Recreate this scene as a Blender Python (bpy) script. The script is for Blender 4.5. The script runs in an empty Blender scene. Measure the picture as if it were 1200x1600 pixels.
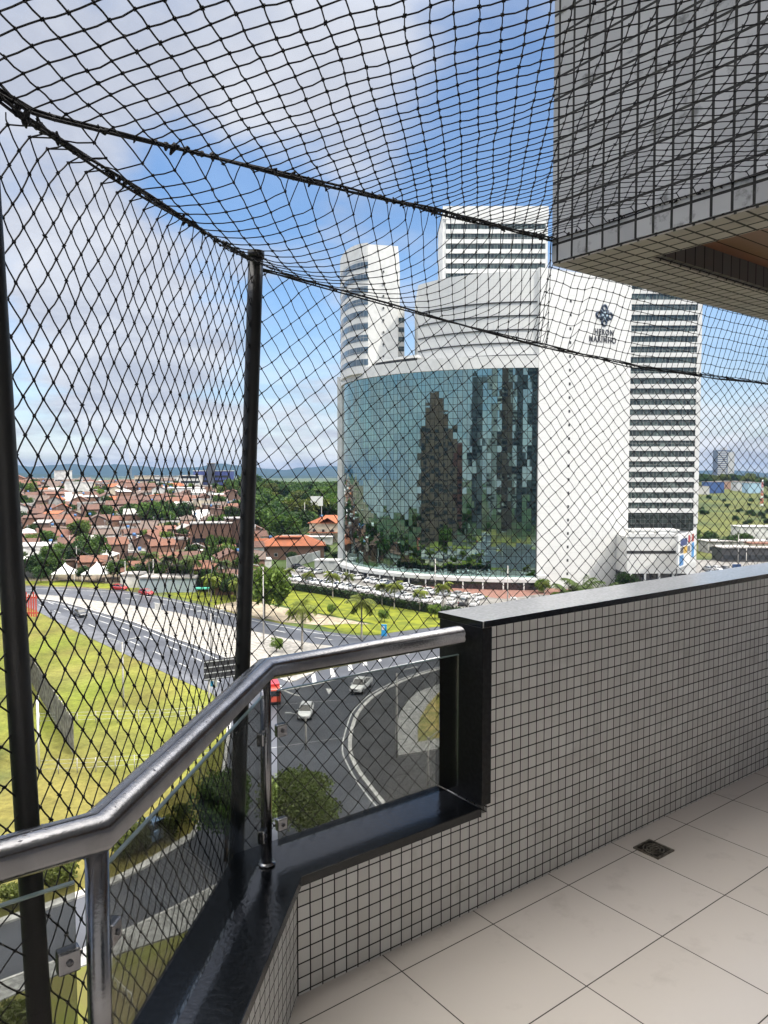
import bpy, bmesh, math, random
from mathutils import Vector, Matrix, noise
random.seed(7)
R = random.Random(11)
sc = bpy.context.scene
col = sc.collection
# ---------------------------------------------------------------- camera
FPX = 1165.0
PITCH = math.atan(60 / FPX)
cam_d = bpy.data.cameras.new('camera')
cam = bpy.data.objects.new('camera', cam_d)
col.objects.link(cam)
cam.location = (0, 0, 1.6)
cam.rotation_euler = (math.radians(90) - PITCH, 0, 0)
cam_d.sensor_fit = 'VERTICAL'
cam_d.sensor_height = 24
cam_d.lens = FPX / 1600 * 24
cam_d.clip_start = 0.05
cam_d.clip_end = 40000
sc.camera = cam
sc.render.resolution_x = 768
sc.render.resolution_y = 1024
# ---------------------------------------------------------------- view
sc.view_settings.view_transform = 'Standard'
sc.view_settings.look = 'None'
sc.view_settings.gamma = 1
sc.view_settings.exposure = EXPOSURE = 0.66
sc.cycles.max_bounces = 8
sc.cycles.transparent_max_bounces = 24
sc.cycles.use_denoising = True
sc.cycles.volume_bounces = 0
# ---------------------------------------------------------------- sun
SUN_AZ, SUN_EL = math.radians(124), math.radians(46)   # azimuth clockwise from +Y
sd = bpy.data.lights.new('sun', 'SUN')
sd.energy = 2.0
sd.angle = math.radians(0.5)
sd.color = (1.0, 0.95, 0.86)
sun = bpy.data.objects.new('sun', sd)
col.objects.link(sun)
svec = Vector((math.sin(SUN_AZ) * math.cos(SUN_EL), math.cos(SUN_AZ) * math.cos(SUN_EL), math.sin(SUN_EL)))
sun.rotation_euler = svec.to_track_quat('Z', 'Y').to_euler()
sun.location = (30, -10, 60)

def at_dir(px, py):
    """unit direction of the view through a point of the 1200x1600 photo"""
    cp, sp = math.cos(PITCH), math.sin(PITCH)
    return Vector(((px - 600) / FPX, cp + sp * (800 - py) / FPX, -sp + cp * (800 - py) / FPX)).normalized()

# ---------------------------------------------------------------- world
w = bpy.data.worlds.new('World')
sc.world = w
w.use_nodes = True
nt = w.node_tree
nt.nodes.clear()
N = nt.nodes.new
L = nt.links.new
def wmath(op, a=None, b=None, c=None, clamp=False):
    n = N('ShaderNodeMath'); n.operation = op; n.use_clamp = clamp
    for i, v in enumerate((a, b, c)):
        if v is None: continue
        if isinstance(v, (int, float)): n.inputs[i].default_value = v
        else: L(v, n.inputs[i])
    return n.outputs[0]
def wramp(v, lo, hi):
    n = N('ShaderNodeMapRange'); n.interpolation_type = 'SMOOTHSTEP'
    L(v, n.inputs[0]); n.inputs[1].default_value = lo; n.inputs[2].default_value = hi
    return n.outputs[0]
def wnoise(vec, scale, detail=6, rough=.55, dist=0.0):
    n = N('ShaderNodeTexNoise'); n.inputs['Scale'].default_value = scale
    n.inputs['Detail'].default_value = detail; n.inputs['Roughness'].default_value = rough
    n.inputs['Distortion'].default_value = dist
    L(vec, n.inputs['Vector']); return n.outputs[0]
out = N('ShaderNodeOutputWorld')
bg = N('ShaderNodeBackground'); bg.inputs[1].default_value = 0.12
sky = N('ShaderNodeTexSky'); sky.sky_type = 'NISHITA'; sky.sun_disc = False
sky.sun_elevation = SUN_EL; sky.sun_rotation = SUN_AZ
sky.air_density = 1.0; sky.dust_density = 0.6; sky.ozone_density = 2.5; sky.altitude = 300
hs = N('ShaderNodeHueSaturation'); hs.inputs['Saturation'].default_value = 1.3; hs.inputs['Value'].default_value = 1.1
L(sky.outputs[0], hs.inputs['Color'])
tc = N('ShaderNodeTexCoord')
sep = N('ShaderNodeSeparateXYZ'); L(tc.outputs['Generated'], sep.inputs[0])
zz = wmath('ADD', wmath('MAXIMUM', sep.outputs[2], 0.0), 0.13)
comb = N('ShaderNodeCombineXYZ')
L(wmath('DIVIDE', sep.outputs[0], zz), comb.inputs[0]); L(wmath('DIVIDE', sep.outputs[1], zz), comb.inputs[1])
cloudv = comb.outputs[0]
n1 = wnoise(cloudv, 0.55, 7, .5, .3)
n2 = wnoise(cloudv, 1.7, 7, .55, .2)
cov = wmath('ADD', wmath('MULTIPLY', n1, .52), wmath('MULTIPLY', n2, .48))
def blob(px, py, rad, amt, acc):
    d = at_dir(px, py)
    vm = N('ShaderNodeVectorMath'); vm.operation = 'DISTANCE'
    L(tc.outputs['Generated'], vm.inputs[0]); vm.inputs[1].default_value = d
    g = wramp(vm.outputs['Value'], rad, 0.0)
    return wmath('ADD', acc, wmath('MULTIPLY', g, amt))
for px, py, rad, amt in [(300, 290, .13, -.22), (440, 320, .10, -.14), (620, 40, .2, .06), (120, 520, .12, .08), (470, 640, .06, .05), (200, 600, .18, .10), (1000, 640, .15, .05), (760, 200, .20, -.15), (760, 330, .14, -.12), (460, 530, .10, -.2),
                         (1130, 560, .12, -.26), (30, 640, .14, -.12), (540, 250, .1, .0), (100, 120, .3, .10), (420, 120, .22, .09),
                         (180, 430, .2, .14), (330, 610, .12, -.03), (600, 420, .15, -.1), (300, 690, .12, .1), (60, 320, .12, -.05)]:
    cov = blob(px, py, rad, amt, cov)
mask = wramp(cov, .40, .60)
# low cumulus near the horizon
mp = N('ShaderNodeMapping'); mp.inputs['Scale'].default_value = (3.2, 3.2, 9.0)
L(tc.outputs['Generated'], mp.inputs[0])
n3 = wnoise(mp.outputs[0], 1.9, 8, .55, .1)
low = wmath('MULTIPLY', wramp(n3, .47, .60), wramp(sep.outputs[2], .17, .02))
mask2 = wmath('MAXIMUM', mask, wmath('MULTIPLY', low, .9))
shade = wramp(wnoise(cloudv, 1.1, 6, .6, .4), .38, .66)
cc = N('ShaderNodeMix'); cc.data_type = 'RGBA'
cc.inputs[6].default_value = (2.9, 3.1, 3.65, 1); cc.inputs[7].default_value = (4.3, 4.45, 4.8, 1)
L(shade, cc.inputs[0])
lowc = N('ShaderNodeMix'); lowc.data_type = 'RGBA'
L(wmath('MULTIPLY', low, .8), lowc.inputs[0]); L(cc.outputs[2], lowc.inputs[6]); lowc.inputs[7].default_value = (5.3, 5.4, 5.6, 1)
mx = N('ShaderNodeMix'); mx.data_type = 'RGBA'
veil = wmath('MULTIPLY_ADD', wramp(sep.outputs[2], .26, .0), .42, .24)
L(wmath('ADD', veil, wmath('MULTIPLY', mask2, wmath('SUBTRACT', .96, veil))), mx.inputs[0]); L(hs.outputs[0], mx.inputs[6]); L(lowc.outputs[2], mx.inputs[7])
zen_boost = wmath('MULTIPLY_ADD', wramp(sep.outputs[2], .50, .92), 7.5, 1.0)     # boost added to the unseen zenith above the view, to light the balcony
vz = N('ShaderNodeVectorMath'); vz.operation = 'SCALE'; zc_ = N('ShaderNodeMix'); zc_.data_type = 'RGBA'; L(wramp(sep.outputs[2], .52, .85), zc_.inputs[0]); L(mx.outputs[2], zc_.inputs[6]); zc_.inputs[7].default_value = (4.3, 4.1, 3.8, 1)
L(zc_.outputs[2], vz.inputs[0]); L(zen_boost, vz.inputs['Scale'])
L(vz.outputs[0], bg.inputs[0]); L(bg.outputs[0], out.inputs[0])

# ---------------------------------------------------------------- frames of reference
AYAW = math.atan(1533 / math.hypot(FPX, 60))
A = Vector((math.sin(AYAW), math.cos(AYAW), 0)); B = Vector((-A.y, A.x, 0)); ZV = Vector((0, 0, 1))
def UV(u, v, z=0.0): return A * u + B * v + ZV * z
EYE = Vector((0, 0, 1.6))
GZ = -28.4
def g(px, py, z=GZ):
    d = at_dir(px, py); t = (z - 1.6) / d.z
    p = EYE + d * t; p.z = z; return p
def atY(px, py, Y):
    d = at_dir(px, py); return EYE + d * (Y / d.y)
def atV(px, py, v):
    d = at_dir(px, py); return EYE + d * (v / d.dot(B))

def smooth(a, b, x):
    t = max(0.0, min(1.0, (x - a) / (b - a))); return t * t * (3 - 2 * t)
road_far = [(-400, 225), (-97, 199.7), (-66.7, 190.6), (-46.9, 175), (-31.3, 158), (-18.8, 146), (-7, 137), (40, 118), (200, 90)]
def road_edge(x):
    for (x0, y0), (x1, y1) in zip(road_far, road_far[1:]):
        if x0 <= x <= x1: return y0 + (y1 - y0) * (x - x0) / (x1 - x0)
    return 225
def gz(x, y):
    """height of the terrain"""
    if y < 120: return GZ
    z = GZ
    ratio = x / max(y, 1)
    s = y - road_edge(x) if x < 60 else y - 260
    lm = 1 - smooth(-.195, -.14, ratio)
    hill = 20.0 * smooth(12, 330, s) * lm
    wood = 13 * smooth(70, 330, s) * (1 - lm) * (1 - smooth(-.02, .08, ratio))
    rm = smooth(.12, .3, ratio)
    right = (-1.5 * smooth(150, 190, y) + 19 * smooth(300, 900, y)) * rm
    fall = 1 - smooth(560, 1000, y)
    z += (hill + wood) * (.25 + .75 * fall) + right * (.4 + .6 * (1 - smooth(1000, 1800, y)))
    z += (noise.noise(Vector((x * .012, y * .012, 0)))) * 2.0 * smooth(260, 420, y)
    return z

# ---------------------------------------------------------------- materials
MATS = {}
def mat(name, c=(.5, .5, .5), rough=.6, metal=0.0, var=.12, scale=6.0, bump=0.0, bscale=None, spec=.5, c2=None, coat=0.0, coord='Object', c2lo=.42, c2hi=.62):
    if name in MATS: return MATS[name]
    m = bpy.data.materials.new(name); m.use_nodes = True
    t = m.node_tree; b = t.nodes['Principled BSDF']
    b.inputs['Roughness'].default_value = rough; b.inputs['Metallic'].default_value = metal
    b.inputs['Specular IOR Level'].default_value = spec
    if coat: b.inputs['Coat Weight'].default_value = coat
    tcn = t.nodes.new('ShaderNodeTexCoord')
    nz = t.nodes.new('ShaderNodeTexNoise'); nz.inputs['Scale'].default_value = scale; nz.inputs['Detail'].default_value = 6
    t.links.new(tcn.outputs[coord], nz.inputs['Vector'])
    mr = t.nodes.new('ShaderNodeMapRange'); mr.inputs[1].default_value = c2lo; mr.inputs[2].default_value = c2hi
    t.links.new(nz.outputs[0], mr.inputs[0])
    mxn = t.nodes.new('ShaderNodeMix'); mxn.data_type = 'RGBA'
    lo = tuple(x * (1 - var) for x in c) if c2 is None else c2
    mxn.inputs[6].default_value = (*lo, 1); mxn.inputs[7].default_value = (*[min(1, x * (1 + var * .5)) for x in c], 1)
    t.links.new(mr.outputs[0], mxn.inputs[0]); t.links.new(mxn.outputs[2], b.inputs['Base Color'])
    if bump:
        bn = t.nodes.new('ShaderNodeTexNoise'); bn.inputs['Scale'].default_value = bscale or scale * 4; bn.inputs['Detail'].default_value = 5
        t.links.new(tcn.outputs[coord], bn.inputs['Vector'])
        bp = t.nodes.new('ShaderNodeBump'); bp.inputs['Strength'].default_value = bump; bp.inputs['Distance'].default_value = .02
        t.links.new(bn.outputs[0], bp.inputs['Height']); t.links.new(bp.outputs[0], b.inputs['Normal'])
    MATS[name] = m
    return m

def brickmat(name, c1, c2, mortar, bw, bh, ms, rough=.5, offset=0.0, bump=.5, dirt=0.0, dirtcol=(.03, .028, .025), origin=(0, 0), dist=.003, dscale=7.0, spec=.5, metal=0.0, sm=.1, dlo=.56, dhi=.74, warp=0.0):
    """tiles / panes / bricks on metre UVs"""
    m = bpy.data.materials.new(name); m.use_nodes = True
    t = m.node_tree; b = t.nodes['Principled BSDF']; ln = t.links.new
    b.inputs['Specular IOR Level'].default_value = spec; b.inputs['Metallic'].default_value = metal
    uv = t.nodes.new('ShaderNodeUVMap')
    mpn = t.nodes.new('ShaderNodeMapping'); mpn.inputs['Location'].default_value = (-origin[0], -origin[1], 0)
    ln(uv.outputs[0], mpn.inputs[0])
    vec = mpn.outputs[0]
    if warp:
        wn = t.nodes.new('ShaderNodeTexNoise'); wn.inputs['Scale'].default_value = 9; ln(vec, wn.inputs['Vector'])
        vs = t.nodes.new('ShaderNodeVectorMath'); vs.operation = 'MULTIPLY_ADD'
        ln(wn.outputs[1], vs.inputs[0]); vs.inputs[1].default_value = (warp, warp, 0); ln(vec, vs.inputs[2]); vec = vs.outputs[0]
    br = t.nodes.new('ShaderNodeTexBrick'); br.offset = offset; br.squash = 1
    br.inputs['Scale'].default_value = 1; br.inputs['Mortar Size'].default_value = ms; br.inputs['Mortar Smooth'].default_value = sm
    br.inputs['Brick Width'].default_value = bw; br.inputs['Row Height'].default_value = bh
    br.inputs['Color1'].default_value = (*c1, 1); br.inputs['Color2'].default_value = (*c2, 1); br.inputs['Mortar'].default_value = (*mortar, 1)
    ln(vec, br.inputs['Vector'])
    nz = t.nodes.new('ShaderNodeTexNoise'); nz.inputs['Scale'].default_value = dscale; nz.inputs['Detail'].default_value = 7; nz.inputs['Roughness'].default_value = .65
    ln(mpn.outputs[0], nz.inputs['Vector'])
    mr = t.nodes.new('ShaderNodeMapRange'); mr.inputs[1].default_value = dlo; mr.inputs[2].default_value = dhi; mr.inputs[4].default_value = dirt
    ln(nz.outputs[0], mr.inputs[0])
    mxn = t.nodes.new('ShaderNodeMix'); mxn.data_type = 'RGBA'; ln(mr.outputs[0], mxn.inputs[0]); ln(br.outputs['Color'], mxn.inputs[6]); mxn.inputs[7].default_value = (*dirtcol, 1)
    ln(mxn.outputs[2], b.inputs['Base Color'])
    rr = t.nodes.new('ShaderNodeMapRange'); rr.inputs[3].default_value = rough; rr.inputs[4].default_value = .85; ln(br.outputs['Fac'], rr.inputs[0]); ln(rr.outputs[0], b.inputs['Roughness'])
    if bump:
        bp = t.nodes.new('ShaderNodeBump'); bp.invert = True; bp.inputs['Strength'].default_value = bump; bp.inputs['Distance'].default_value = dist
        n2_ = t.nodes.new('ShaderNodeTexNoise'); n2_.inputs['Scale'].default_value = 30; ln(mpn.outputs[0], n2_.inputs['Vector'])
        ad = t.nodes.new('ShaderNodeMath'); ad.operation = 'MULTIPLY_ADD'; ad.inputs[1].default_value = .25; ln(n2_.outputs[0], ad.inputs[0]); ln(br.outputs['Fac'], ad.inputs[2])
        ln(ad.outputs[0], bp.inputs['Height']); ln(bp.outputs[0], b.inputs['Normal'])
    MATS[name] = m
    return m

# ---------------------------------------------------------------- mesh builder
class MB:
    def __init__(s): s.v = []; s.f = []; s.sm = []
    def add(s, vs, fs, smooth=False):
        o = len(s.v); s.v += [tuple(v) for v in vs]; s.f += [tuple(i + o for i in f) for f in fs]; s.sm += [smooth] * len(fs); return s
    def box(s, x0, y0, z0, x1, y1, z1, M=None):
        vs = [Vector(p) for p in ((x0, y0, z0), (x1, y0, z0), (x1, y1, z0), (x0, y1, z0), (x0, y0, z1), (x1, y0, z1), (x1, y1, z1), (x0, y1, z1))]
        if M is not None: vs = [M @ v for v in vs]
        return s.add(vs, [(0, 3, 2, 1), (4, 5, 6, 7), (0, 1, 5, 4), (1, 2, 6, 5), (2, 3, 7, 6), (3, 0, 4, 7)])
    def prism(s, pts, z0, z1, M=None):
        n = len(pts)
        ar = sum(pts[i][0] * pts[(i + 1) % n][1] - pts[(i + 1) % n][0] * pts[i][1] for i in range(n))
        if ar < 0: pts = pts[::-1]
        vs = [Vector((p[0], p[1], z0)) for p in pts] + [Vector((p[0], p[1], z1)) for p in pts]
        if M is not None: vs = [M @ v for v in vs]
        return s.add(vs, [tuple(range(n))[::-1], tuple(range(n, 2 * n))] + [(i, (i + 1) % n, n + (i + 1) % n, n + i) for i in range(n)])
    def tube(s, pts, rad, seg=8, caps=True, smooth=True):
        pts = [Vector(p) for p in pts]; n = len(pts)
        rs = rad if isinstance(rad, (list, tuple)) else [rad] * n
        vs = []
        ref = None
        for i, p in enumerate(pts):
            d = (pts[min(i + 1, n - 1)] - pts[max(i - 1, 0)]).normalized()
            if ref is None: ref = Vector((0, 0, 1)) if abs(d.z) < .9 else Vector((1, 0, 0))
            x = ref.cross(d).normalized() if ref.cross(d).length > 1e-6 else d.orthogonal().normalized(); y = d.cross(x)
            ref = -x.cross(d) if False else ref
            for k in range(seg):
                a = 2 * math.pi * k / seg; vs.append(p + (x * math.cos(a) + y * math.sin(a)) * rs[i])
        fs = []
        for i in range(n - 1):
            for k in range(seg):
                k2 = (k + 1) % seg; fs.append((i * seg + k, i * seg + k2, (i + 1) * seg + k2, (i + 1) * seg + k))
        if caps: fs += [tuple(range(seg))[::-1], tuple(range((n - 1) * seg, n * seg))]
        return s.add(vs, fs, smooth)
    def sweep(s, path, prof, closed_caps=True, smooth=False):
        """sweep profile (side, up) along a horizontal path with mitres"""
        path = [Vector(p) for p in path]; n = len(path); m = len(prof); vs = []
        for i, p in enumerate(path):
            d0 = (path[i] - path[i - 1]).normalized() if i > 0 else None
            d1 = (path[i + 1] - path[i]).normalized() if i < n - 1 else None
            if d0 is None: t, k = d1, 1
            elif d1 is None: t, k = d0, 1
            else: t = (d0 + d1).normalized(); k = 1 / max(.2, t.dot(d0))
            side = t.cross(ZV).normalized()
            for a, b_ in prof: vs.append(p + side * a * k + ZV * b_)
        fs = [(i * m + j, i * m + (j + 1) % m, (i + 1) * m + (j + 1) % m, (i + 1) * m + j) for i in range(n - 1) for j in range(m)]
        if closed_caps: fs += [tuple(range(m)), tuple(range((n - 1) * m, n * m))[::-1]]
        return s.add(vs, fs, smooth)
    def build(s, name, material, parent=None, M=None, uvs=True, bevel=0, nolink=False):
        me = bpy.data.meshes.new(name)
        vs = s.v if M is None else [tuple(M @ Vector(v)) for v in s.v]
        me.from_pydata(vs, [], s.f); me.update()
        if any(s.sm): me.polygons.foreach_set('use_smooth', s.sm)
        if uvs:
            uvl = me.uv_layers.new(name='UVMap'); data = []
            for p in me.polygons:
                nn = p.normal
                if abs(nn.z) > .85:
                    for vi in p.vertices: c = me.vertices[vi].co; data += [c.x, c.y]
                else:
                    tx, ty = -nn.y, nn.x; l = math.hypot(tx, ty) or 1; tx /= l; ty /= l
                    sl = math.sqrt(max(1e-6, 1 - nn.z * nn.z))
                    for vi in p.vertices: c = me.vertices[vi].co; data += [c.x * tx + c.y * ty, c.z / sl]
            uvl.data.foreach_set('uv', data)
        me.materials.append(material)
        o = bpy.data.objects.new(name, me)
        if bevel:
            bm = o.modifiers.new('bevel', 'BEVEL'); bm.width = bevel; bm.segments = 2; bm.limit_method = 'ANGLE'
        col.objects.link(o)
        if parent is not None: o.parent = parent
        return o
def tag(o, label, cat, group=None, kind=None):
    if label: o['label'] = label
    if cat: o['category'] = cat
    if group: o['group'] = group
    if kind: o['kind'] = kind
    return o
def struct(o): o['kind'] = 'structure'; return o
def thing(name, loc, label, cat, group=None, rz=0, sc_=1.0):
    o = bpy.data.objects.new(name, None); o.empty_display_size = .3
    o.location = loc; o.rotation_euler = (0, 0, rz); o.scale = (sc_, sc_, sc_); col.objects.link(o)
    return tag(o, label, cat, group)
def copy_tree(o, parent=None):
    c = o.copy(); col.objects.link(c)
    if parent is not None: c.parent = parent
    for ch in o.children: copy_tree(ch, c)
    return c
def place(proto, used, loc, rz, label, scale=None):
    o = copy_tree(proto) if used else proto
    o.location = loc; o.rotation_euler = (0, 0, rz); o['label'] = label
    if scale is not None: o.scale = (scale, scale, scale)
    return o
ORD = ['first', 'second', 'third', 'fourth', 'fifth', 'sixth', 'seventh', 'eighth', 'ninth', 'tenth', 'eleventh', 'twelfth', 'thirteenth', 'fourteenth', 'fifteenth', 'sixteenth', 'seventeenth', 'eighteenth', 'nineteenth', 'twentieth', 'twenty-first', 'twenty-second', 'twenty-third', 'twenty-fourth', 'twenty-fifth', 'twenty-sixth', 'twenty-seventh', 'twenty-eighth', 'twenty-ninth', 'thirtieth']
# ================================================================ THE BALCONY
TH = math.atan2(A.y, A.x)
GRANITE = mat('black_granite', (.006, .007, .009), rough=.15, var=.5, scale=60, bump=.07, bscale=70, spec=.5)
GRANV = mat('black_granite_upright', (.012, .012, .013), rough=.38, var=.4, scale=60, bump=.03, bscale=50, spec=.25)
CAPGR = mat('sky_sheen_granite', (.46, .465, .475), rough=.2, var=.12, scale=90, bump=.02, bscale=50, spec=.8)  # grey lightened so its colour carries the sky reflected on the cap top
MOSAIC = brickmat('wall_mosaic', (.68, .68, .655), (.57, .565, .54), (.022, .021, .02), .045, .045, .0024, rough=.28, bump=.8, dirt=.40, dirtcol=(.20, .185, .16), origin=(1.935, 0.01), dscale=3.6, warp=.0022)
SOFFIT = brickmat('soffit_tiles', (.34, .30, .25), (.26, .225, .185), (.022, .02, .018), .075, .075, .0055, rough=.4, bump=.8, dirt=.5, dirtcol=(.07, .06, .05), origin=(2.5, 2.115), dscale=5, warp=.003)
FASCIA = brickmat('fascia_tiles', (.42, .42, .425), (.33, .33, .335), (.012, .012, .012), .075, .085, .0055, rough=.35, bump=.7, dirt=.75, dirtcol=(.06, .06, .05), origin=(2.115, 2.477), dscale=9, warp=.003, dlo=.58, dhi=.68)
FLOORT = brickmat('floor_tiles', (.59, .55, .515), (.56, .52, .48), (.045, .038, .032), .416, .404, .0022, rough=.24, bump=.15, dirt=.35, dirtcol=(.34, .31, .28), origin=(1.867, 1.812), dist=.001, dscale=5)
WOODC = brickmat('wood_boards', (.20, .085, .04), (.15, .06, .03), (.02, .01, .006), 3.0, .095, .004, rough=.4, bump=.6, dirt=.3, dirtcol=(.08, .03, .015), dscale=6)
ALU = mat('aluminium', (.25, .25, .262), rough=.25, metal=1.0, var=.12, scale=14, bump=.05, bscale=120)
ALU2 = mat('dark_aluminium', (.16, .16, .17), rough=.4, metal=1.0, var=.2, scale=8)
PAINTB = mat('black_paint', (.006, .006, .0065), rough=.4, var=.3, scale=12, bump=.1)
CORD = mat('net_cord', (.004, .004, .007), rough=.8, var=.3, scale=40)
RENDERW = mat('pale_render', (.78, .76, .72), rough=.8, var=.12, scale=3, bump=.1)
DARKHOLE = mat('drain_dark', (.02, .018, .015), rough=.6)
STEEL = mat('drain_steel', (.22, .20, .17), rough=.45, metal=.8, var=.4, scale=60)
def glass_mat(name, tint, refl=.09):
    m = bpy.data.materials.new(name); m.use_nodes = True; t = m.node_tree; t.nodes.clear()
    o = t.nodes.new('ShaderNodeOutputMaterial'); tr = t.nodes.new('ShaderNodeBsdfTransparent'); tr.inputs[0].default_value = (*tint, 1)
    gl = t.nodes.new('ShaderNodeBsdfGlossy'); gl.inputs['Roughness'].default_value = .02; gl.inputs[0].default_value = (.9, .9, .9, 1)
    fr = t.nodes.new('ShaderNodeFresnel'); fr.inputs[0].default_value = 1.45
    nz = t.nodes.new('ShaderNodeTexNoise'); nz.inputs['Scale'].default_value = 5; mr = t.nodes.new('ShaderNodeMapRange'); mr.inputs[3].default_value = .7; mr.inputs[4].default_value = 1.1
    t.links.new(nz.outputs[0], mr.inputs[0]); mu = t.nodes.new('ShaderNodeMath'); mu.operation = 'MULTIPLY'
    t.links.new(fr.outputs[0], mu.inputs[0]); t.links.new(mr.outputs[0], mu.inputs[1])
    mr.inputs[3].default_value = .26; mr.inputs[4].default_value = .42
    mx_ = t.nodes.new('ShaderNodeMixShader'); t.links.new(mu.outputs[0], mx_.inputs[0]); t.links.new(tr.outputs[0], mx_.inputs[1]); t.links.new(gl.outputs[0], mx_.inputs[2]); t.links.new(mx_.outputs[0], o.inputs[0])
    return m
TINT = glass_mat('smoked_glass', (.55, .56, .55))

def bal(name, base, label, cat, group=None):
    return thing(name, UV(*base), label, cat, group, rz=TH)
def bpart(root, base, name, mb, m, bevel=0, parent=None):
    """mesh given in balcony coordinates (along the wall, outwards, up)"""
    o = mb.build(name, m, root if parent is None else parent, bevel=bevel)
    off = Vector(base)
    o.data.transform(Matrix.Translation(-off)); return o
def bsolo(name, base, mb, m, label, cat, group=None, bevel=0):
    o = mb.build(name, m, bevel=bevel); o.data.transform(Matrix.Translation(-Vector(base)))
    o.location = UV(*base); o.rotation_euler = (0, 0, TH)
    if label: tag(o, label, cat, group)
    return o
# centre line of the low wall, the rail and the glass
CL = [(-3.2, 1.262), (.355, 1.262), (1.079, 2.02), (1.937, 2.02)]
# floor
fl = MB(); fl.prism([(-3.2, -1.6), (9.5, -1.6), (9.5, 2.1), (1.04, 2.1), (.3, 1.36), (-3.2, 1.36)], -.22, 0)
o = bsolo('balcony_floor', (0, 0, 0), fl, FLOORT, None, None); struct(o)
# drain in the floor
dr = bal('floor_drain', (2.79, 1.77, 0), 'square metal drain grate set in the floor near the mosaic wall', 'drain')
b_ = (2.79, 1.77, 0)
m = MB()
for (x0, y0, x1, y1) in ((-.06, -.06, .06, -.05), (-.06, .05, .06, .06), (-.06, -.05, -.05, .05), (.05, -.05, .06, .05)):
    m.box(2.79 + x0, 1.77 + y0, 0, 2.79 + x1, 1.77 + y1, .006)
bpart(dr, b_, 'frame', m, STEEL)
m = MB()
for rr in (.012, .027, .042):
    pts = [(2.79 + rr * math.cos(a), 1.77 + rr * math.sin(a), .004) for a in [i * math.pi / 8 for i in range(17)]]
    m.tube(pts, .0028, 4, caps=False)
for k in range(6):
    a = k * math.pi / 3
    m.box(-.002, .0, .001, .002, .049, .005, Matrix.Translation((2.79, 1.77, 0)) @ Matrix.Rotation(a, 4, 'Z'))
bpart(dr, b_, 'grate', m, STEEL)
m = MB(); m.box(2.74, 1.72, .0005, 2.84, 1.82, .0015); bpart(dr, b_, 'well', m, DARKHOLE)
# tall mosaic wall
base = (1.94, 2.0, 0)
pw = bal('parapet_wall', base, 'tall balcony wall clad in small grey mosaic tiles with a black granite edge', 'wall')
m = MB(); m.box(1.937, 1.915, -.22, 9.5, 2.10, 1.045); bpart(pw, base, 'tiled_wall', m, MOSAIC)
m = MB(); m.box(1.885, 1.893, 1.045, 9.5, 2.135, 1.071); bpart(pw, base, 'granite_cap', m, CAPGR, bevel=.003)
m = MB(); m.box(1.889, 1.896, .390, 1.9365, 2.13, 1.0445); bpart(pw, base, 'end_cladding', m, GRANV, bevel=.002)
m = MB(); m.box(1.892, 1.8925, 1.0465, 9.5, 1.8932, 1.0698); m.box(1.8843, 1.8925, 1.0465, 1.8852, 2.134, 1.0698); bpart(pw, base, 'cap_edge', m, GRANITE)
# low wall with sill
base = (.7, 1.65, 0)
lw = bal('low_wall', base, 'low angled balcony wall of small grey tiles under the glass and handrail', 'wall')
m = MB(); prof = [(-.095, -.22), (.105, -.22), (.105, .351), (-.095, .351)]
m.sweep([(u, v, 0) for u, v in CL], prof); bpart(lw, base, 'tiled_wall', m, MOSAIC)
m = MB(); prof = [(-.118, .351), (.122, .351), (.122, .383), (-.118, .388)]
m.sweep([(u, v, 0) for u, v in CL[:-1]] + [(1.888, 2.02, 0)], prof); bpart(lw, base, 'granite_sill', m, GRANITE, bevel=.002)
# balustrade
base = (1.079, 2.02, .385)
bs = bal('balustrade', base, 'brushed aluminium handrail on posts with smoked glass panes on the low wall', 'balustrade')
prof = []
for k in range(20):
    a = 2 * math.pi * k / 20; c_, s_ = math.cos(a), math.sin(a)
    prof.append((.0365 * abs(c_) ** .85 * (1 if c_ > 0 else -1), .033 * abs(s_) ** .9 * (1 if s_ > 0 else -1)))
# a shallow groove on both sides
prof = [(p[0] * (.86 if abs(p[1] + .004) < .006 else 1), p[1]) for p in prof]
m = MB(); m.sweep([(-3.2, 1.262, 1.0), (.355, 1.262, 1.0), (1.079, 2.02, 1.0), (1.90, 2.02, 1.0)], prof, smooth=True)
hr = bpart(bs, base, 'handrail', m, ALU)
m = MB()
m.sweep([(-3.2, 1.262, 1.0), (.355, 1.262, 1.0), (1.079, 2.02, 1.0)], [(-.003, .0325), (.003, .0325), (.003, .0336), (-.003, .0336)])
bpart(bs, base, 'rail_seam', m, ALU2, parent=hr)
for (u, v) in ((.355, 1.262), (1.079, 2.02), (-1.1, 1.262), (-2.5, 1.262)):
    m = MB(); m.tube([(u, v, .386), (u, v, .972)], .0195 if u < 1 else .0170, 14)
    po = bpart(bs, base, 'post', m, ALU)
    m = MB(); m.tube([(u, v, .3865), (u, v, .393)], .027, 16); bpart(bs, base, 'flange', m, ALU, parent=po)
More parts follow.
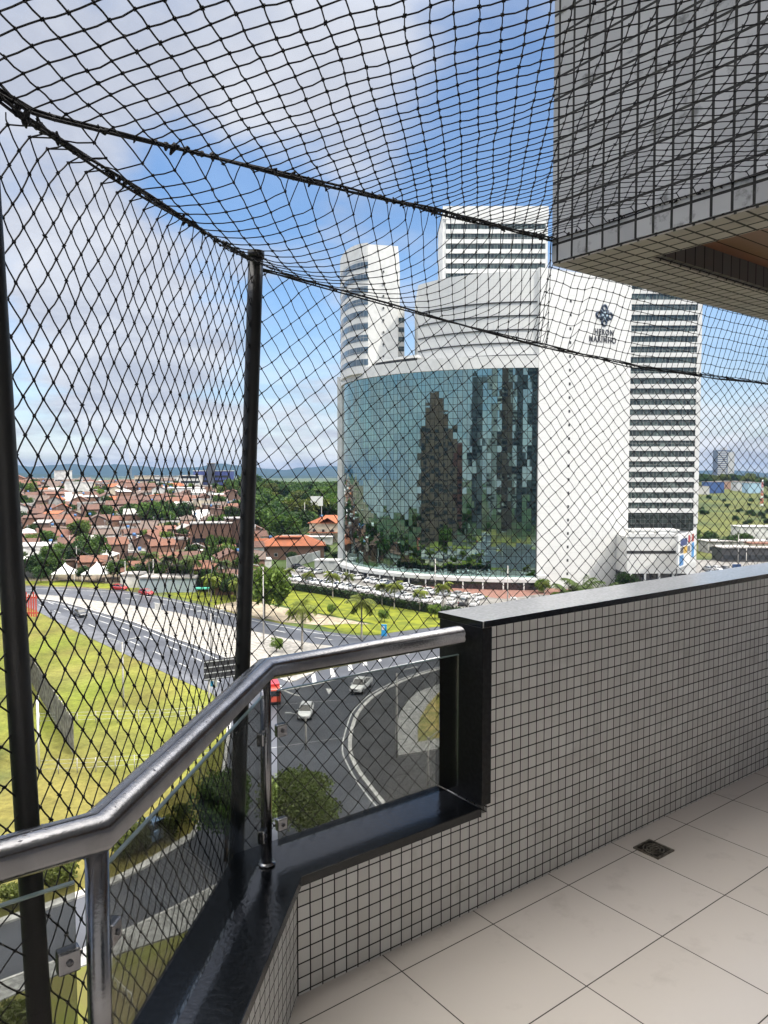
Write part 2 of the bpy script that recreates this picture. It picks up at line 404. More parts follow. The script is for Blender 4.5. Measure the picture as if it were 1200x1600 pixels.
def pane(p, q, z0=.43, z1=.925):
    p, q = Vector(p), Vector(q); d = (q - p).normalized(); nrm = Vector((-d.y, d.x)) * .004
    m = MB(); m.prism([tuple(p + nrm), tuple(q + nrm), tuple(q - nrm), tuple(p - nrm)], z0, z1)
    gp = bpart(bs, base, 'glass_pane', m, TINT)
    m = MB()
    m.prism([tuple(p + nrm * 1.05), tuple(q + nrm * 1.05), tuple(q - nrm * 1.05), tuple(p - nrm * 1.05)], z1 + .0005, z1 + .0035)
    bpart(bs, base, 'glass_edge', m, mat('glass_edge', (.20, .26, .24), rough=.2), parent=gp)
    for end, sgn in ((p, 1), (q, -1)):
        if end.x > 1.5: continue
        for z in (.50, .80):
            c = end + d * sgn * .012; ang = math.atan2(d.y, d.x)
            M = Matrix.Translation((c.x, c.y, z)) @ Matrix.Rotation(ang, 4, 'Z')
            m = MB(); m.box(-.018, -.011, -.020, .018, .011, .020, M); cl = bpart(bs, base, 'clamp', m, ALU, bevel=.004)
            m = MB(); m.tube([M @ Vector((0, -.0105, 0)), M @ Vector((0, -.0135, 0))], .0055, 10); bpart(bs, base, 'screw', m, ALU2, parent=cl)
pane((1.12, 2.02), (1.884, 2.02))
dd = Vector((.724, .758)).normalized()
pane(Vector((.355, 1.262)) + dd * .035, Vector((1.079, 2.02)) - dd * .035)
pane((-1.05, 1.262), (.318, 1.262)); pane((-2.45, 1.262), (-1.15, 1.262))
# raindrops on the rail
m = MB()
for k in range(420):
    s = R.random()
    if R.random() < .6: c = Vector((.355, 1.262, 0)).lerp(Vector((1.079, 2.02, 0)), s); dv = Vector((1, 1, 0)).normalized()
    else:
        c = Vector((-.2 + 2.05 * s, 1.262 if s < .26 else 2.02, 0)); dv = Vector((1, 0, 0))
        if .26 < s < .62: continue
    off = R.uniform(-.024, .024); sd_ = Vector((dv.y, -dv.x, 0))
    zt = 1.0 + .033 * (1 - (abs(off) / .036) ** 2.4) ** .5
    p = c + sd_ * off + ZV * zt; r_ = R.uniform(.0009, .0022); l_ = r_ * R.uniform(1.0, 2.6)
    d2 = (dv * R.uniform(.2, 1) + sd_ * R.uniform(-.6, .6)).normalized(); s2 = Vector((d2.y, -d2.x, 0))
    m.add([p + d2 * l_, p + s2 * r_, p - d2 * l_, p - s2 * r_, p + ZV * r_ * .7], [(0, 1, 4), (1, 2, 4), (2, 3, 4), (3, 0, 4)], True)
dro = bpart(bs, base, 'raindrops', m, mat('rain', (.10, .10, .12), rough=.05, spec=1), parent=hr); dro['kind'] = 'stuff'
# upper balcony
base = (2.5, 2.115, 2.477)
ub = bal('upper_balcony', base, 'grey tiled balcony overhead with a wooden ceiling seen from below', 'balcony')
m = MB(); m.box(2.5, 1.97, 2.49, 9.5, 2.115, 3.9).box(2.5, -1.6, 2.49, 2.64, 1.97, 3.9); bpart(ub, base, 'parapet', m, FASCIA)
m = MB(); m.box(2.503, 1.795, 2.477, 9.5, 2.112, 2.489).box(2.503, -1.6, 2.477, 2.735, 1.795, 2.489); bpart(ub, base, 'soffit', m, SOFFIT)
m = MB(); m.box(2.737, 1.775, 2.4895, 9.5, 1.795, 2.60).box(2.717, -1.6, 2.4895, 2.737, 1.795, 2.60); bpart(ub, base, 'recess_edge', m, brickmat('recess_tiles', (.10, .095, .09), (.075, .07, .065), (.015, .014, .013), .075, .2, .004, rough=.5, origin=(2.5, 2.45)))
m = MB(); m.box(2.737, -1.6, 2.585, 9.5, 1.775, 2.61); bpart(ub, base, 'wooden_ceiling', m, WOODC)
# net posts
def netpost(bot, top, label, rr):
    bot, top = Vector(bot), Vector(top)
    t = thing('net_post', bot, label, 'post', 'posts holding the safety net')
    M = Matrix.Translation(-bot)
    m = MB(); n = 14
    m.tube([bot.lerp(top, k / n) for k in range(n + 1)], rr, 16); m.build('tube', PAINTB, t, uvs=False).data.transform(M)
    m = MB(); m.tube([top - ZV * .01, top + ZV * .012], rr * 1.12, 16); m.build('cap', PAINTB, t, uvs=False).data.transform(M)
    m = MB(); m.tube([bot, bot + ZV * .02], rr * 1.6, 16); m.build('foot_plate', PAINTB, t, uvs=False).data.transform(M)
P1b, P1t = Vector((-.50, 2.37, -.10)), Vector((-.414, 2.45, 2.305))
P0b, P0t = Vector((-.615, 1.335, -.10)), Vector((-.705, 1.34, 2.29))
netpost(P1b, P1t, 'black round net post standing outside the handrail corner in mid view', .0245)
netpost(P0b, P0t, 'black round net post nearest the left edge of the view', .0212)
# outer ledge the posts stand on
m = MB(); m.sweep([(-3.2, 1.39, 0), (.29, 1.39, 0), (1.03, 2.13, 0), (9.5, 2.13, 0)], [(-.0, -.24), (-.13, -.24), (-.13, -.11), (0, -.11)])
o = bsolo('floor_edge', (0, 0, 0), m, RENDERW, None, None); struct(o)

# ---------------------------------------------------------------- the net
uvof = lambda p: (p.dot(A), p.dot(B))
KN = atY(40, 185, 1.365)
R2T = [(-3.2, 1.46, 2.30), (uvof(KN)[0], uvof(KN)[1], KN.z), (uvof(P1t)[0], uvof(P1t)[1], 2.285), (1.334, 2.2, 2.250), (1.504, 2.2, 2.236), (1.989, 2.2, 2.196), (2.597, 2.2, 2.156), (3.27, 2.2, 2.125), (4.58, 2.2, 2.139), (9.0, 2.2, 2.35)]
R2P = [UV(*p) for p in R2T]
def r2_at_u(u):
    for a_, b__ in zip(R2T, R2T[1:]):
        if a_[0] <= u <= b__[0]:
            t = (u - a_[0]) / (b__[0] - a_[0]); return Vector(a_).lerp(Vector(b__), t)
    return Vector(R2T[-1] if u > 0 else R2T[0])
CP = UV(2.5, 2.115, 2.585)
def zup(x, y): return 1.6 + .795 + .194 * min(max(x, -.75), .8) + .018 * y
def jit(p, k=.004):
    q = p * 9.0
    return p + Vector((noise.noise(q), noise.noise(q + Vector((7, 1, 3))), noise.noise(q + Vector((2, 9, 5))))) * k * 2 + Vector((R.uniform(-1, 1), R.uniform(-1, 1), R.uniform(-1, 1))) * k * .3
class NetMesh:
    def __init__(s): s.m = MB()
    def seg(s, a, b, r=.0016, bow=.0):
        d = b - a; l = d.length
        if l < 1e-4: return
        d.normalize(); x = d.orthogonal().normalized(); y = d.cross(x)
        mid = (a + b) * .5 + Vector((R.uniform(-1, 1), R.uniform(-1, 1), R.uniform(-1.4, .4))) * l * .035
        vs = []
        for p in (a, mid, b):
            for k in range(4):
                an = math.pi / 2 * k; vs.append(p + (x * math.cos(an) + y * math.sin(an)) * r)
        s.m.add(vs, [(i * 4 + k, i * 4 + (k + 1) % 4, (i + 1) * 4 + (k + 1) % 4, (i + 1) * 4 + k) for i in range(2) for k in range(4)], True)
    def knot(s, p, r=.0047):
        ax = Vector((R.uniform(-1, 1), R.uniform(-1, 1), R.uniform(-1, 1))).normalized(); bx = ax.orthogonal().normalized(); cx = ax.cross(bx)
        r1 = r * R.uniform(.9, 1.35)
        s.m.add([p + ax * r1, p - ax * r1, p + bx * r, p - bx * r, p + cx * r, p - cx * r], [(0, 2, 4), (2, 1, 4), (1, 3, 4), (3, 0, 4), (2, 0, 5), (1, 2, 5), (3, 1, 5), (0, 3, 5)])
net = thing('safety_net', (0, 0, 1.6), 'black knotted cord safety net enclosing the open balcony from rail to ceiling', 'net')
MN = Matrix.Translation((0, 0, -1.6))
def netpart(nm, name, label=None):
    o = nm.m.build(name, CORD, net, uvs=False); o.data.transform(MN)
    if label: o['label'] = label
# roof of the net
ang = math.radians(7); e1 = Vector((math.cos(ang), -math.sin(ang), 0)); e2 = Vector((math.sin(ang), math.cos(ang), 0)); PI_ = .044
r1a, r1b = Vector((KN.x, KN.y, 0)), Vector((CP.x, CP.y, 0)); r1d = (r1b - r1a).normalized(); r1n = Vector((-r1d.y, r1d.x, 0))
def r1z(p):
    t = (p - r1a).dot(r1d) / (r1b - r1a).length; return KN.z + .012 + (CP.z - KN.z - .012) * t - .02 * math.sin(math.pi * max(0, min(1, t)))
def isect(p, d, a_, b__):
    e = b__ - a_; den = d.x * e.y - d.y * e.x
    if abs(den) < 1e-9: return None
    q = a_ - p; t = (q.x * e.y - q.y * e.x) / den; s = (q.x * d.y - q.y * d.x) / den
    return t, s
K = {}; KL = {}; ends = []
nm = NetMesh()
flat = [Vector((p.x, p.y, 0)) for p in R2P]
for i in range(-52, 46):
    p0 = e1 * (i * PI_)
    h1 = isect(p0, e2, r1a, r1b); s1 = h1[0]
    # far end on the outer rope
    hit = None
    for k in range(len(flat) - 1):
        r = isect(p0, e2, flat[k], flat[k + 1])
        if r and 0 <= r[1] <= 1 and (hit is None or r[0] > hit[0]): hit = (r[0], R2P[k].lerp(R2P[k + 1], r[1]))
    if hit is None: continue
    inR1 = 0 <= h1[1] <= 1
    lim = s1 if inR1 else hit[0]
    j = -50
    last = None
    while True:
        y = j * PI_
        if y > lim: break
        q = p0 + e2 * y; u, v = uvof(q)
        if v > -1.55 and u > -2.4:
            if u > 2.49 and v < 2.115: last = None; break
            z = zup(q.x, q.y)
            dr1 = max(0.0, -(q - r1a).dot(r1n)); foot = r1a + r1d * max(0.0, min((r1b - r1a).length, (q - r1a).dot(r1d)))
            z += (r1z(foot) - zup(foot.x, foot.y)) * math.exp(-dr1 / .35)
            if h1[1] < 0:
                d_ = max(0.0, 1.46 - v); z = 2.30 + (z - 2.30) * min(1, d_ / .5)
            K[(i, j)] = jit(Vector((q.x, q.y, z)), .003); last = (i, j)
        j += 1
    if not inR1:
        if last and h1[1] < 0: ends.append((last, hit[1]))
        elif last:   # reaches the fascia
            pass
        continue
    a3 = p0 + e2 * s1; a3 = Vector((a3.x, a3.y, r1z(a3))); b3 = hit[1]
    d3 = b3 - a3; perp = Vector((d3.x, d3.y, 0)).dot(r1n); tl_ = math.hypot(perp, d3.z); rows_ = tl_ / .045
    if last: nm.seg(K[last], a3)
    L3 = d3.length; ks = []; k_ = int(s1 * .55 / .036) - 1
    while True:
        k_ += 1; t = (k_ * .036 - s1 * .55) / (L3 * .72 + .02)
        if t < .05: continue
        if t > .95: break
        q = a3.lerp(b3, t); q.z -= .05 * math.sin(math.pi * t) * min(1, tl_ / .4)
        KL[(i, k_)] = jit(q, .0025); ks.append(k_)
    ch = [a3] + [KL[(i, k)] for k in ks] + [b3]
    for c0, c1 in zip(ch, ch[1:]): nm.seg(c0, c1)
for (i, k_), p in KL.items():
    nm.knot(p)
    if (i + 1, k_) in KL: nm.seg(p, KL[(i + 1, k_)])
for (i, j), p in K.items():
    nm.knot(p)
    for nb in ((i + 1, j), (i, j + 1)):
        if nb in K: nm.seg(p, K[nb])
def near_rope(p, ropes=None):
    best = None
    for a_, b__ in (ropes or list(zip(R2P, R2P[1:]))):
        e = b__ - a_; t = max(0, min(1, (p - a_).dot(e) / e.length_squared)); q = a_ + e * t
        if best is None or (q - p).length < (best - p).length: best = q
    return best
R1SEG = [(Vector((KN.x, KN.y, KN.z + .012)), CP)]
for (i, k_), p in KL.items():
    for nb in ((i - 1, k_), (i + 1, k_)):
        if nb not in KL:
            q = near_rope(p, None if nb[0] < i else list(zip(R2P, R2P[1:])) + R1SEG)
            if .002 < (q - p).length < .12: nm.seg(p, q)
for k, e in ends: nm.seg(K[k], e)
for (i, j), p in K.items():
    for nb in ((i - 1, j), (i + 1, j)):
        if nb not in K:
            q = near_rope(p, R1SEG if (p - r1a).dot(r1n) < 0.02 and (p - r1a).dot(r1d) > 0 else None)
            if .002 < (q - p).length < .085: nm.seg(p, q)
    u, v = uvof(p)
    if (i + 1, j) not in K and 2.38 < u < 2.5 and v < 2.115: nm.seg(p, UV(2.499, v, 2.58))
netpart(nm, 'roof_panel')
# strip between the upper balcony and the outer rope
nm = NetMesh(); K = {}
for i in range(0, 90):
    u = 2.5 + i * .05; a3 = UV(u, 2.118, 2.585); b3 = UV(*r2_at_u(u + .03)); Lh = (b3 - a3).length
    n_ = int(Lh / .05)
    for j in range(n_ + 1):
        q = a3.lerp(b3, (j + .1) / (n_ + .3)) + A * (-.03 * j * (1 if i else 0)) * .5; K[(i, j)] = jit(q, .004)
    nm.seg(a3, K[(i, 0)]); nm.seg(K[(i, n_)], b3)
for (i, j), p in K.items():
    nm.knot(p)
    for nb in ((i + 1, j), (i, j + 1)):
        if nb in K: nm.seg(p, K[nb])
netpart(nm, 'roof_edge_panel')
# standing panels, diamond mesh
def vpanel(pa, pb, top, zb, wa0, wa1, wz0, wz1, sh0, sh1, name, leanfn=None):
    """pa, pb = ends (u, v); top(a) rope height"""
    pa, pb = Vector(pa), Vector(pb); Lp = (pb - pa).length; d = (pb - pa) / Lp
    nm = NetMesh(); K = {}
    acol = [0.0]; shc = [0.0]
    while acol[-1] < Lp:
        f = min(1, acol[-1] / max(.6, min(Lp, 2.6))); acol.append(acol[-1] + (wa0 + (wa1 - wa0) * f) / 2); shc.append(shc[-1] + (sh0 + (sh1 - sh0) * f) / 2)
    def pos(a, z):
        uv_ = pa + d * a; out_ = .012 * math.sin(a * 5 + z * 2) * math.sin(max(0, min(1, (z - zb) / (top(a) - zb))) * math.pi)
        nrm = Vector((-d.y, d.x)); uv_ = uv_ + nrm * out_
        if leanfn: uv_ = uv_ + leanfn(a, z)
        return UV(uv_.x, uv_.y, z)
    zc = 1.6; zz_ = {}
    for p_, a in enumerate(acol):
        if a > Lp: break
        f = min(1, a / max(.6, min(Lp, 2.6))); wz = wz0 + (wz1 - wz0) * f
        for q_ in range(-72, 72):
            if (p_ + q_) % 2: continue
            z = zc + wz / 2 * q_ + shc[p_]
            zz_[(p_, q_)] = (a, z)
            if zb <= z <= top(a) - .004: K[(p_, q_)] = jit(pos(a, z), .0035)
    for (p_, q_), P in K.items():
        nm.knot(P)
        for nb in ((p_ + 1, q_ + 1), (p_ + 1, q_ - 1)):
            if nb in K: nm.seg(P, K[nb])
        a, z = zz_[(p_, q_)]
        for nb in ((p_ + 1, q_ + 1), (p_ - 1, q_ + 1), (p_ + 1, q_ - 1), (p_ - 1, q_ - 1)):
            if nb in K or nb not in zz_: continue
            a2, z2 = zz_[nb]
            if z2 > top(a2) - .004: t = (top(a) - z) / max(.001, (z2 - z) + (top(a) - top(a2)))
            elif z2 < zb: t = (z - zb) / (z - z2)
            else: continue
            t = max(0, min(1, t)); e_ = pos(a + (a2 - a) * t, z + (z2 - z) * t)
            if z2 > z:
                q = near_rope(e_)
                if (q - e_).length < .1: e_ = q
            nm.seg(P, e_)
    netpart(nm, name)
P0u, P1u = uvof((P0b + P0t) * .5), uvof((P1b + P1t) * .5)
dB, dT = Vector(uvof(P0b)), Vector(uvof(P0t)); lean0 = (dT - dB); dB1, dT1 = Vector(uvof(P1b)), Vector(uvof(P1t)); lean1 = dT1 - dB1
LC = (Vector(P1u) - Vector(P0u)).length
vpanel(P0u, P1u, lambda a: 2.255 + .025 * a / LC - .008 * math.sin(math.pi * min(1, a / LC)), -.08, .054, .052, .071, .069, 0, 0, 'side_panel', leanfn=lambda a, z: (lean0.lerp(lean1, min(1, a / LC))) * ((z - 1.1) / 2.4))
vpanel(P1u, (9.0, 2.2), lambda a: r2_at_u(P1u[0] + a).z - .004, -.08, .070, .094, .078, .060, -.020, 0, 'front_panel', leanfn=lambda a, z: lean1 * ((z - 1.1) / 2.4) * max(0, 1 - a))
vpanel((P0u[0], P0u[1]), (-2.6, 1.46), lambda a: 2.28, -.08, .07, .07, .075, .075, 0, 0, 'left_panel', leanfn=lambda a, z: lean0 * ((z - 1.1) / 2.4) * max(0, 1 - a))
# ropes
def rope(pts, r, name, strands=2, sp=.006, sag=0.0, ties=60, tie_r=.006):
    m = MB(); n = 60
    tot = [0]
    for a_, b__ in zip(pts, pts[1:]): tot.append(tot[-1] + (b__ - a_).length)
    def at(s):
        for k in range(len(pts) - 1):
            if s <= tot[k + 1] or k == len(pts) - 2:
                t = (s - tot[k]) / (tot[k + 1] - tot[k]); p = pts[k].lerp(pts[k + 1], t); return p - ZV * sag * math.sin(math.pi * s / tot[-1])
    n = int(tot[-1] / .04)
    for st in range(strands):
        ph = 2 * math.pi * st / strands; path = []
        for k in range(n + 1):
            s = tot[-1] * k / n; p = at(s)
            path.append(p + Vector((math.cos(ph + s * 6), math.sin(ph + s * 6), math.sin(ph * 1.3 + s * 4))) * sp * (1 + .5 * noise.noise(p * 4)))
        m.tube(path, r, 6)
    for k in range(ties):
        p = at(tot[-1] * R.random()) + Vector((R.uniform(-1, 1), R.uniform(-1, 1), R.uniform(-1, 1))) * .004
        rr = tie_r * R.uniform(.5, 1.2)
        d = Vector((R.uniform(-1, 1), R.uniform(-1, 1), R.uniform(-1.5, 1))).normalized()
        m.tube([p - d * rr * .8, p, p + d * rr * R.uniform(1, 2.4)], [rr * .6, rr * .8, rr * .25], 5)
    o = m.build(name, CORD, net, uvs=False); o.data.transform(MN)
rope([P0t + Vector((-.35, -.32, .02)), P0t - ZV * .005, KN + Vector((.012, .012, .014)), CP], .0032, 'ridge_rope', 3, .0055, 0, 110, .0085)
rope([R2P[1] + Vector((0, 0, 0)), R2P[2]], .003, 'side_rope', 3, .006, .008, 90, .0065)
rope([R2P[2] + ZV * -.02] + R2P[3:], .0026, 'front_rope', 3, .007, 0, 160, .005)
m = MB()
for k in range(9):
    d = Vector((R.uniform(-1, 1), R.uniform(-1, 1), R.uniform(-1, 1))).normalized() * .017
    m.tube([KN - d * .6, KN + d * .2, KN + d], [.004, .006, .002], 5)
o = m.build('rope_knot', CORD, net, uvs=False); o.data.transform(MN)
rope([P0t - ZV * .01, KN], .003, 'post_rope', 2, .004, 0, 6, .006)
rope([R2P[0], P0t, R2P[1]], .003, 'left_rope', 2, .005, 0, 50, .006)
rope([CP, UV(2.495, -1.5, 2.58)], .0028, 'fascia_rope', 2, .005, 0, 80, .0075)
rope([UV(2.5, 2.12, 2.585), UV(9.0, 2.12, 2.585)], .0028, 'soffit_rope', 2, .005, 0, 60, .006)
# hooks that hold the net along the tiled fascia
for k in range(9):
    v = 2.1 - k * .33
    m = MB(); m.tube([UV(2.5, v, 2.585), UV(2.488, v, 2.59), UV(2.480, v + .004, 2.582), UV(2.486, v + .004, 2.572)], .0025, 6)
    o = m.build('hook', CORD, net, uvs=False); o.data.transform(MN)

# ---------------------------------------------------------------- own tower behind the camera
def boxM(mb, u0, v0, z0, u1, v1, z1): return mb.box(u0, v0, z0, u1, v1, z1)
DWIN = mat('dark_window', (.03, .035, .04), rough=.08, var=.4, scale=1.5, spec=.8)
OWN = brickmat('brown_tower_tiles', (.16, .11, .085), (.13, .09, .07), (.06, .05, .04), .3, .15, .01, rough=.6, bump=.2, dirt=.3, dscale=.4)
base = (2, -9, GZ)
own = bal('apartment_tower', base, 'brown tiled apartment tower the balcony belongs to, seen only mirrored in the curved glass facade', 'building')
m = MB(); m.box(-9, -18, GZ, 12, -1.62, 50).box(-5, -16, 50, 8, -3, 57).box(-2, -13, 57, 4, -6, 62); bpart(own, base, 'wall', m, OWN)
for k in range(26):
    z = GZ + 3.0 * k + .9
    if -3.5 < z < 1.8: continue
    for (u0, u1) in ((-7.6, -3.0), (-1.2, 3.4), (6.0, 10.6)):
        m = MB(); m.box(u0, -1.615, z, u1, -1.56, z + 1.5); bpart(own, base, 'window', m, DWIN)
for k in range(0, 26):
    z = GZ + 3.0 * k
    if -7.5 < z < 6.5: continue
    m = MB(); m.box(2.6, -1.61, z, 9.5, 1.9, z + .2).box(2.6, 1.75, z + .2, 9.5, 1.9, z + 1.2); bpart(own, base, 'balcony', m, RENDERW)
m = MB(); m.box(-3.2, -1.60, 0, .6, -1.5, 2.8).box(2.3, -1.60, 0, 9.5, -1.5, 2.8); bpart(own, base, 'inner_wall', m, RENDERW)
m = MB(); m.box(.6, -1.6, 0.02, 2.3, -1.55, 2.2); bpart(own, base, 'balcony_door', m, DWIN)
m = MB(); m.box(.6, -1.60, 2.2, 2.3, -1.5, 2.8); bpart(own, base, 'lintel', m, RENDERW)
# outer face of our own storey and below
# ================================================================ THE GROUND
def vcmat(name, rough=.9, scale=.15, var=.35, scale2=1.5, bump=.3):
    m = bpy.data.materials.new(name); m.use_nodes = True; t = m.node_tree; b = t.nodes['Principled BSDF']; b.inputs['Roughness'].default_value = rough
    b.inputs['Specular IOR Level'].default_value = .2
    at = t.nodes.new('ShaderNodeAttribute'); at.attribute_name = 'cover'
    tcn = t.nodes.new('ShaderNodeTexCoord'); acc = at.outputs['Color']
    for s, v in ((scale, var), (scale2, var * .8), (scale * .2, var * .6)):
        nz = t.nodes.new('ShaderNodeTexNoise'); nz.inputs['Scale'].default_value = s; nz.inputs['Detail'].default_value = 8; nz.inputs['Roughness'].default_value = .65
        t.links.new(tcn.outputs['Object'], nz.inputs['Vector'])
        mr = t.nodes.new('ShaderNodeMapRange'); mr.inputs[1].default_value = .3; mr.inputs[2].default_value = .7; mr.inputs[3].default_value = 1 - v; mr.inputs[4].default_value = 1 + v
        t.links.new(nz.outputs[0], mr.inputs[0])
        vm = t.nodes.new('ShaderNodeVectorMath'); vm.operation = 'SCALE'; t.links.new(acc, vm.inputs[0]); t.links.new(mr.outputs[0], vm.inputs['Scale']); acc = vm.outputs[0]
    t.links.new(acc, b.inputs['Base Color'])
    nz = t.nodes.new('ShaderNodeTexNoise'); nz.inputs['Scale'].default_value = 2.5; nz.inputs['Detail'].default_value = 8; t.links.new(tcn.outputs['Object'], nz.inputs['Vector'])
    bp = t.nodes.new('ShaderNodeBump'); bp.inputs['Strength'].default_value = bump; bp.inputs['Distance'].default_value = .3; t.links.new(nz.outputs[0], bp.inputs['Height']); t.links.new(bp.outputs[0], b.inputs['Normal'])
    return m
def cover(x, y):
    r = x / max(y, 1); n_ = noise.noise(Vector((x * .03, y * .03, 3)))
    if (r < -.56 or y < 34) and y < 260: return Vector((.035, .055, .02)).lerp(Vector((.08, .075, .04)), smooth(-.1, .4, n_))
    if y < road_edge(min(x, 199)) and x < 60:
        k = smooth(-.5, .45, n_ + noise.noise(Vector((x * .11, y * .11, 8))) * .5 - (smooth(95, 60, y)) * .5)
        k2 = smooth(0, .5, noise.noise(Vector((x * .05, y * .09, 21))))
        c = Vector((.155, .135, .035)).lerp(Vector((.135, .165, .02)), k)
        return c.lerp(Vector((.17, .165, .05)), k2 * .5)
    if y > 2600: return Vector((.05, .075, .035)).lerp(Vector((.10, .11, .06)), smooth(-.2, .5, n_))
    if r < -.17 and y < 620: return Vector((.15, .12, .085)).lerp(Vector((.07, .085, .03)), smooth(0, .4, n_))
    if r < .1: return Vector((.045, .075, .022)).lerp(Vector((.08, .11, .03)), smooth(-.3, .5, n_))
    if y > 262: return Vector((.085, .092, .022)).lerp(Vector((.04, .058, .018)), smooth(-.1, .5, n_ + .5 * noise.noise(Vector((x * .01, y * .006, 9)))))
    return Vector((.16, .15, .13))
ys = [-900, -500, -250, -120, -50, 0, 20, 35, 45] + [52 + i * 6 for i in range(95)]
y = ys[-1]
while y < 9300: y *= 1.045; ys.append(y)
NXC = 150; vs = []; fs = []; cols = []
for y in ys:
    wd = max(330, abs(y) * 1.15)
    for i in range(NXC + 1):
        x = (i / NXC * 2 - 1) * wd; vs.append((x, y, gz(x, y))); c = cover(x, y); cols += [c.x, c.y, c.z, 1]
for r in range(len(ys) - 1):
    for i in range(NXC):
        a_ = r * (NXC + 1) + i; fs.append((a_, a_ + 1, a_ + NXC + 2, a_ + NXC + 1))
m = MB(); m.add(vs, fs, True); grd = m.build('ground', vcmat('land_cover'), uvs=False); struct(grd)
ca = grd.data.color_attributes.new('cover', 'FLOAT_COLOR', 'POINT'); ca.data.foreach_set('color', cols)

ASPH = mat('asphalt', (.075, .08, .094), rough=.48, c2=(.050, .053, .062), scale=.16, bump=.25, bscale=9, spec=.4)
ASPHD = mat('asphalt_dark', (.040, .041, .044), rough=.6, var=.35, scale=.5, bump=.25, bscale=9)
PAVE = mat('median_paving', (.29, .275, .25), rough=.85, var=.30, scale=1.1, bump=.3, bscale=5)
WALK = mat('sidewalk', (.27, .27, .26), rough=.85, var=.35, scale=2.5, bump=.3, bscale=12)
KERB = mat('kerb', (.50, .49, .47), rough=.8, var=.3, scale=1.5)
PAINTW = mat('road_paint', (.62, .62, .60), rough=.6, var=.35, scale=2.5)
GRASS = mat('lawn_grass', (.17, .185, .022), rough=.95, c2=(.105, .125, .02), scale=.35, bump=.6, bscale=6, spec=.1)
GRASS2 = mat('olive_grass', (.115, .125, .028), rough=.95, c2=(.12, .10, .045), scale=.22, bump=.6, bscale=6, spec=.1)
DRYG = mat('dry_grass', (.30, .24, .09), rough=.95, c2=(.16, .16, .045), scale=.8, bump=.6, bscale=6, spec=.1)
REDP = mat('red_paving', (.24, .12, .09), rough=.85, var=.3, scale=2)
LOT = mat('lot_paving', (.20, .19, .175), rough=.85, var=.3, scale=.8, bump=.2)
def sheet(name, pts, off, m_, px=True, th=.0):
    P = [g(*p) if px else Vector(p) for p in pts]
    mb = MB(); ring = [(p.x, p.y) for p in P]
    if th: mb.prism(ring, GZ + off - th, GZ + off)
    else:
        ar = sum(ring[i][0] * ring[(i + 1) % len(ring)][1] - ring[(i + 1) % len(ring)][0] * ring[i][1] for i in range(len(ring)))
        if ar < 0: ring = ring[::-1]
        mb.add([(x, y, GZ + off) for x, y in ring], [tuple(range(len(ring)))])
    return struct(mb.build(name, m_))
def band(name, pts, wd, off, m_, th=0, dash=None, px=True):
    P = [g(*p) if px else Vector(p) for p in pts]; fine = []
    for i in range(len(P) - 1):
        p0, p1, p2, p3 = P[max(0, i - 1)], P[i], P[i + 1], P[min(len(P) - 1, i + 2)]
        for k in range(8):
            t = k / 8; fine.append(.5 * ((2 * p1) + (p2 - p0) * t + (2 * p0 - 5 * p1 + 4 * p2 - p3) * t * t + (3 * p1 - p0 - 3 * p2 + p3) * t ** 3))
    fine.append(P[-1]); mb = MB(); acc = 0
    for i in range(len(fine) - 1):
        a_, b__ = fine[i], fine[i + 1]; d = (b__ - a_); l = d.length
        if l < 1e-6: continue
        d /= l; s_ = Vector((-d.y, d.x, 0)) * wd / 2
        if dash:
            n_ = max(1, int(l / .5))
            for q in range(n_):
                s0 = acc + l * q / n_
                if (s0 % (dash[0] + dash[1])) < dash[0]:
                    A0 = a_ + d * (l * q / n_); B0 = a_ + d * (l * (q + 1) / n_); mb.add([(A0 - s_) + ZV * off, (B0 - s_) + ZV * off, (B0 + s_) + ZV * off, (A0 + s_) + ZV * off], [(0, 1, 2, 3)])
            acc += l
    if not dash:
        prof = [(-wd / 2, off - th - .001), (wd / 2, off - th - .001), (wd / 2, off), (-wd / 2, off)]
        mb.sweep(fine, prof)
    return struct(mb.build(name, m_))
road_pts = [(-120, 908), (-60, 912), (34, 915), (110, 918), (193, 923), (240, 930), (288, 939), (330, 949), (369, 960), (410, 969), (450, 977), (500, 986), (560, 993), (590, 993), (632, 985), (695, 977), (800, 968), (1100, 968),
            (1300, 1100), (1300, 1330), (760, 1320), (600, 1310), (430, 1342), (335, 1385), (266, 1421), (178, 1462), (95, 1499), (0, 1535), (-150, 1600), (-150, 1490), (0, 1440), (88, 1410), (176, 1376), (240, 1342), (299, 1305), (342, 1238), (352, 1180), (357, 1125), (345, 1096), (329, 1083), (280, 1062), (227, 1037), (175, 1013), (115, 985), (52, 952), (0, 935), (-120, 915)]
sheet('road', road_pts, .03, ASPH)
sheet('highway_shoulder', [(30, 943), (70, 950), (130, 975), (185, 1001), (240, 1028), (295, 1052), (350, 1078), (345, 1096), (329, 1083), (280, 1062), (227, 1037), (175, 1013), (115, 985), (52, 952)], .045, mat('shoulder', (.12, .125, .14), rough=.5, var=.3, scale=.6))
sheet('median', [(-60, 924), (34, 928), (90, 932), (150, 940), (212, 948), (275, 958), (337, 975), (397, 988), (443, 998), (493, 1008), (548, 1014), (560, 1022), (505, 1046), (458, 1066), (440, 1062), (400, 1048), (350, 1028), (308, 1010), (267, 996), (215, 975), (150, 956), (90, 940), (34, 933)], .18, PAVE, th=.18)
band('kerb', [(34, 933), (90, 940), (150, 956), (215, 975), (267, 996), (308, 1010), (350, 1028), (400, 1048), (455, 1067)], .3, .20, KERB, th=.2)
band('road_line', [(60, 938), (90, 943), (150, 960), (215, 980), (267, 1001), (308, 1016), (350, 1035), (400, 1056), (440, 1073)], .22, .05, PAINTW)
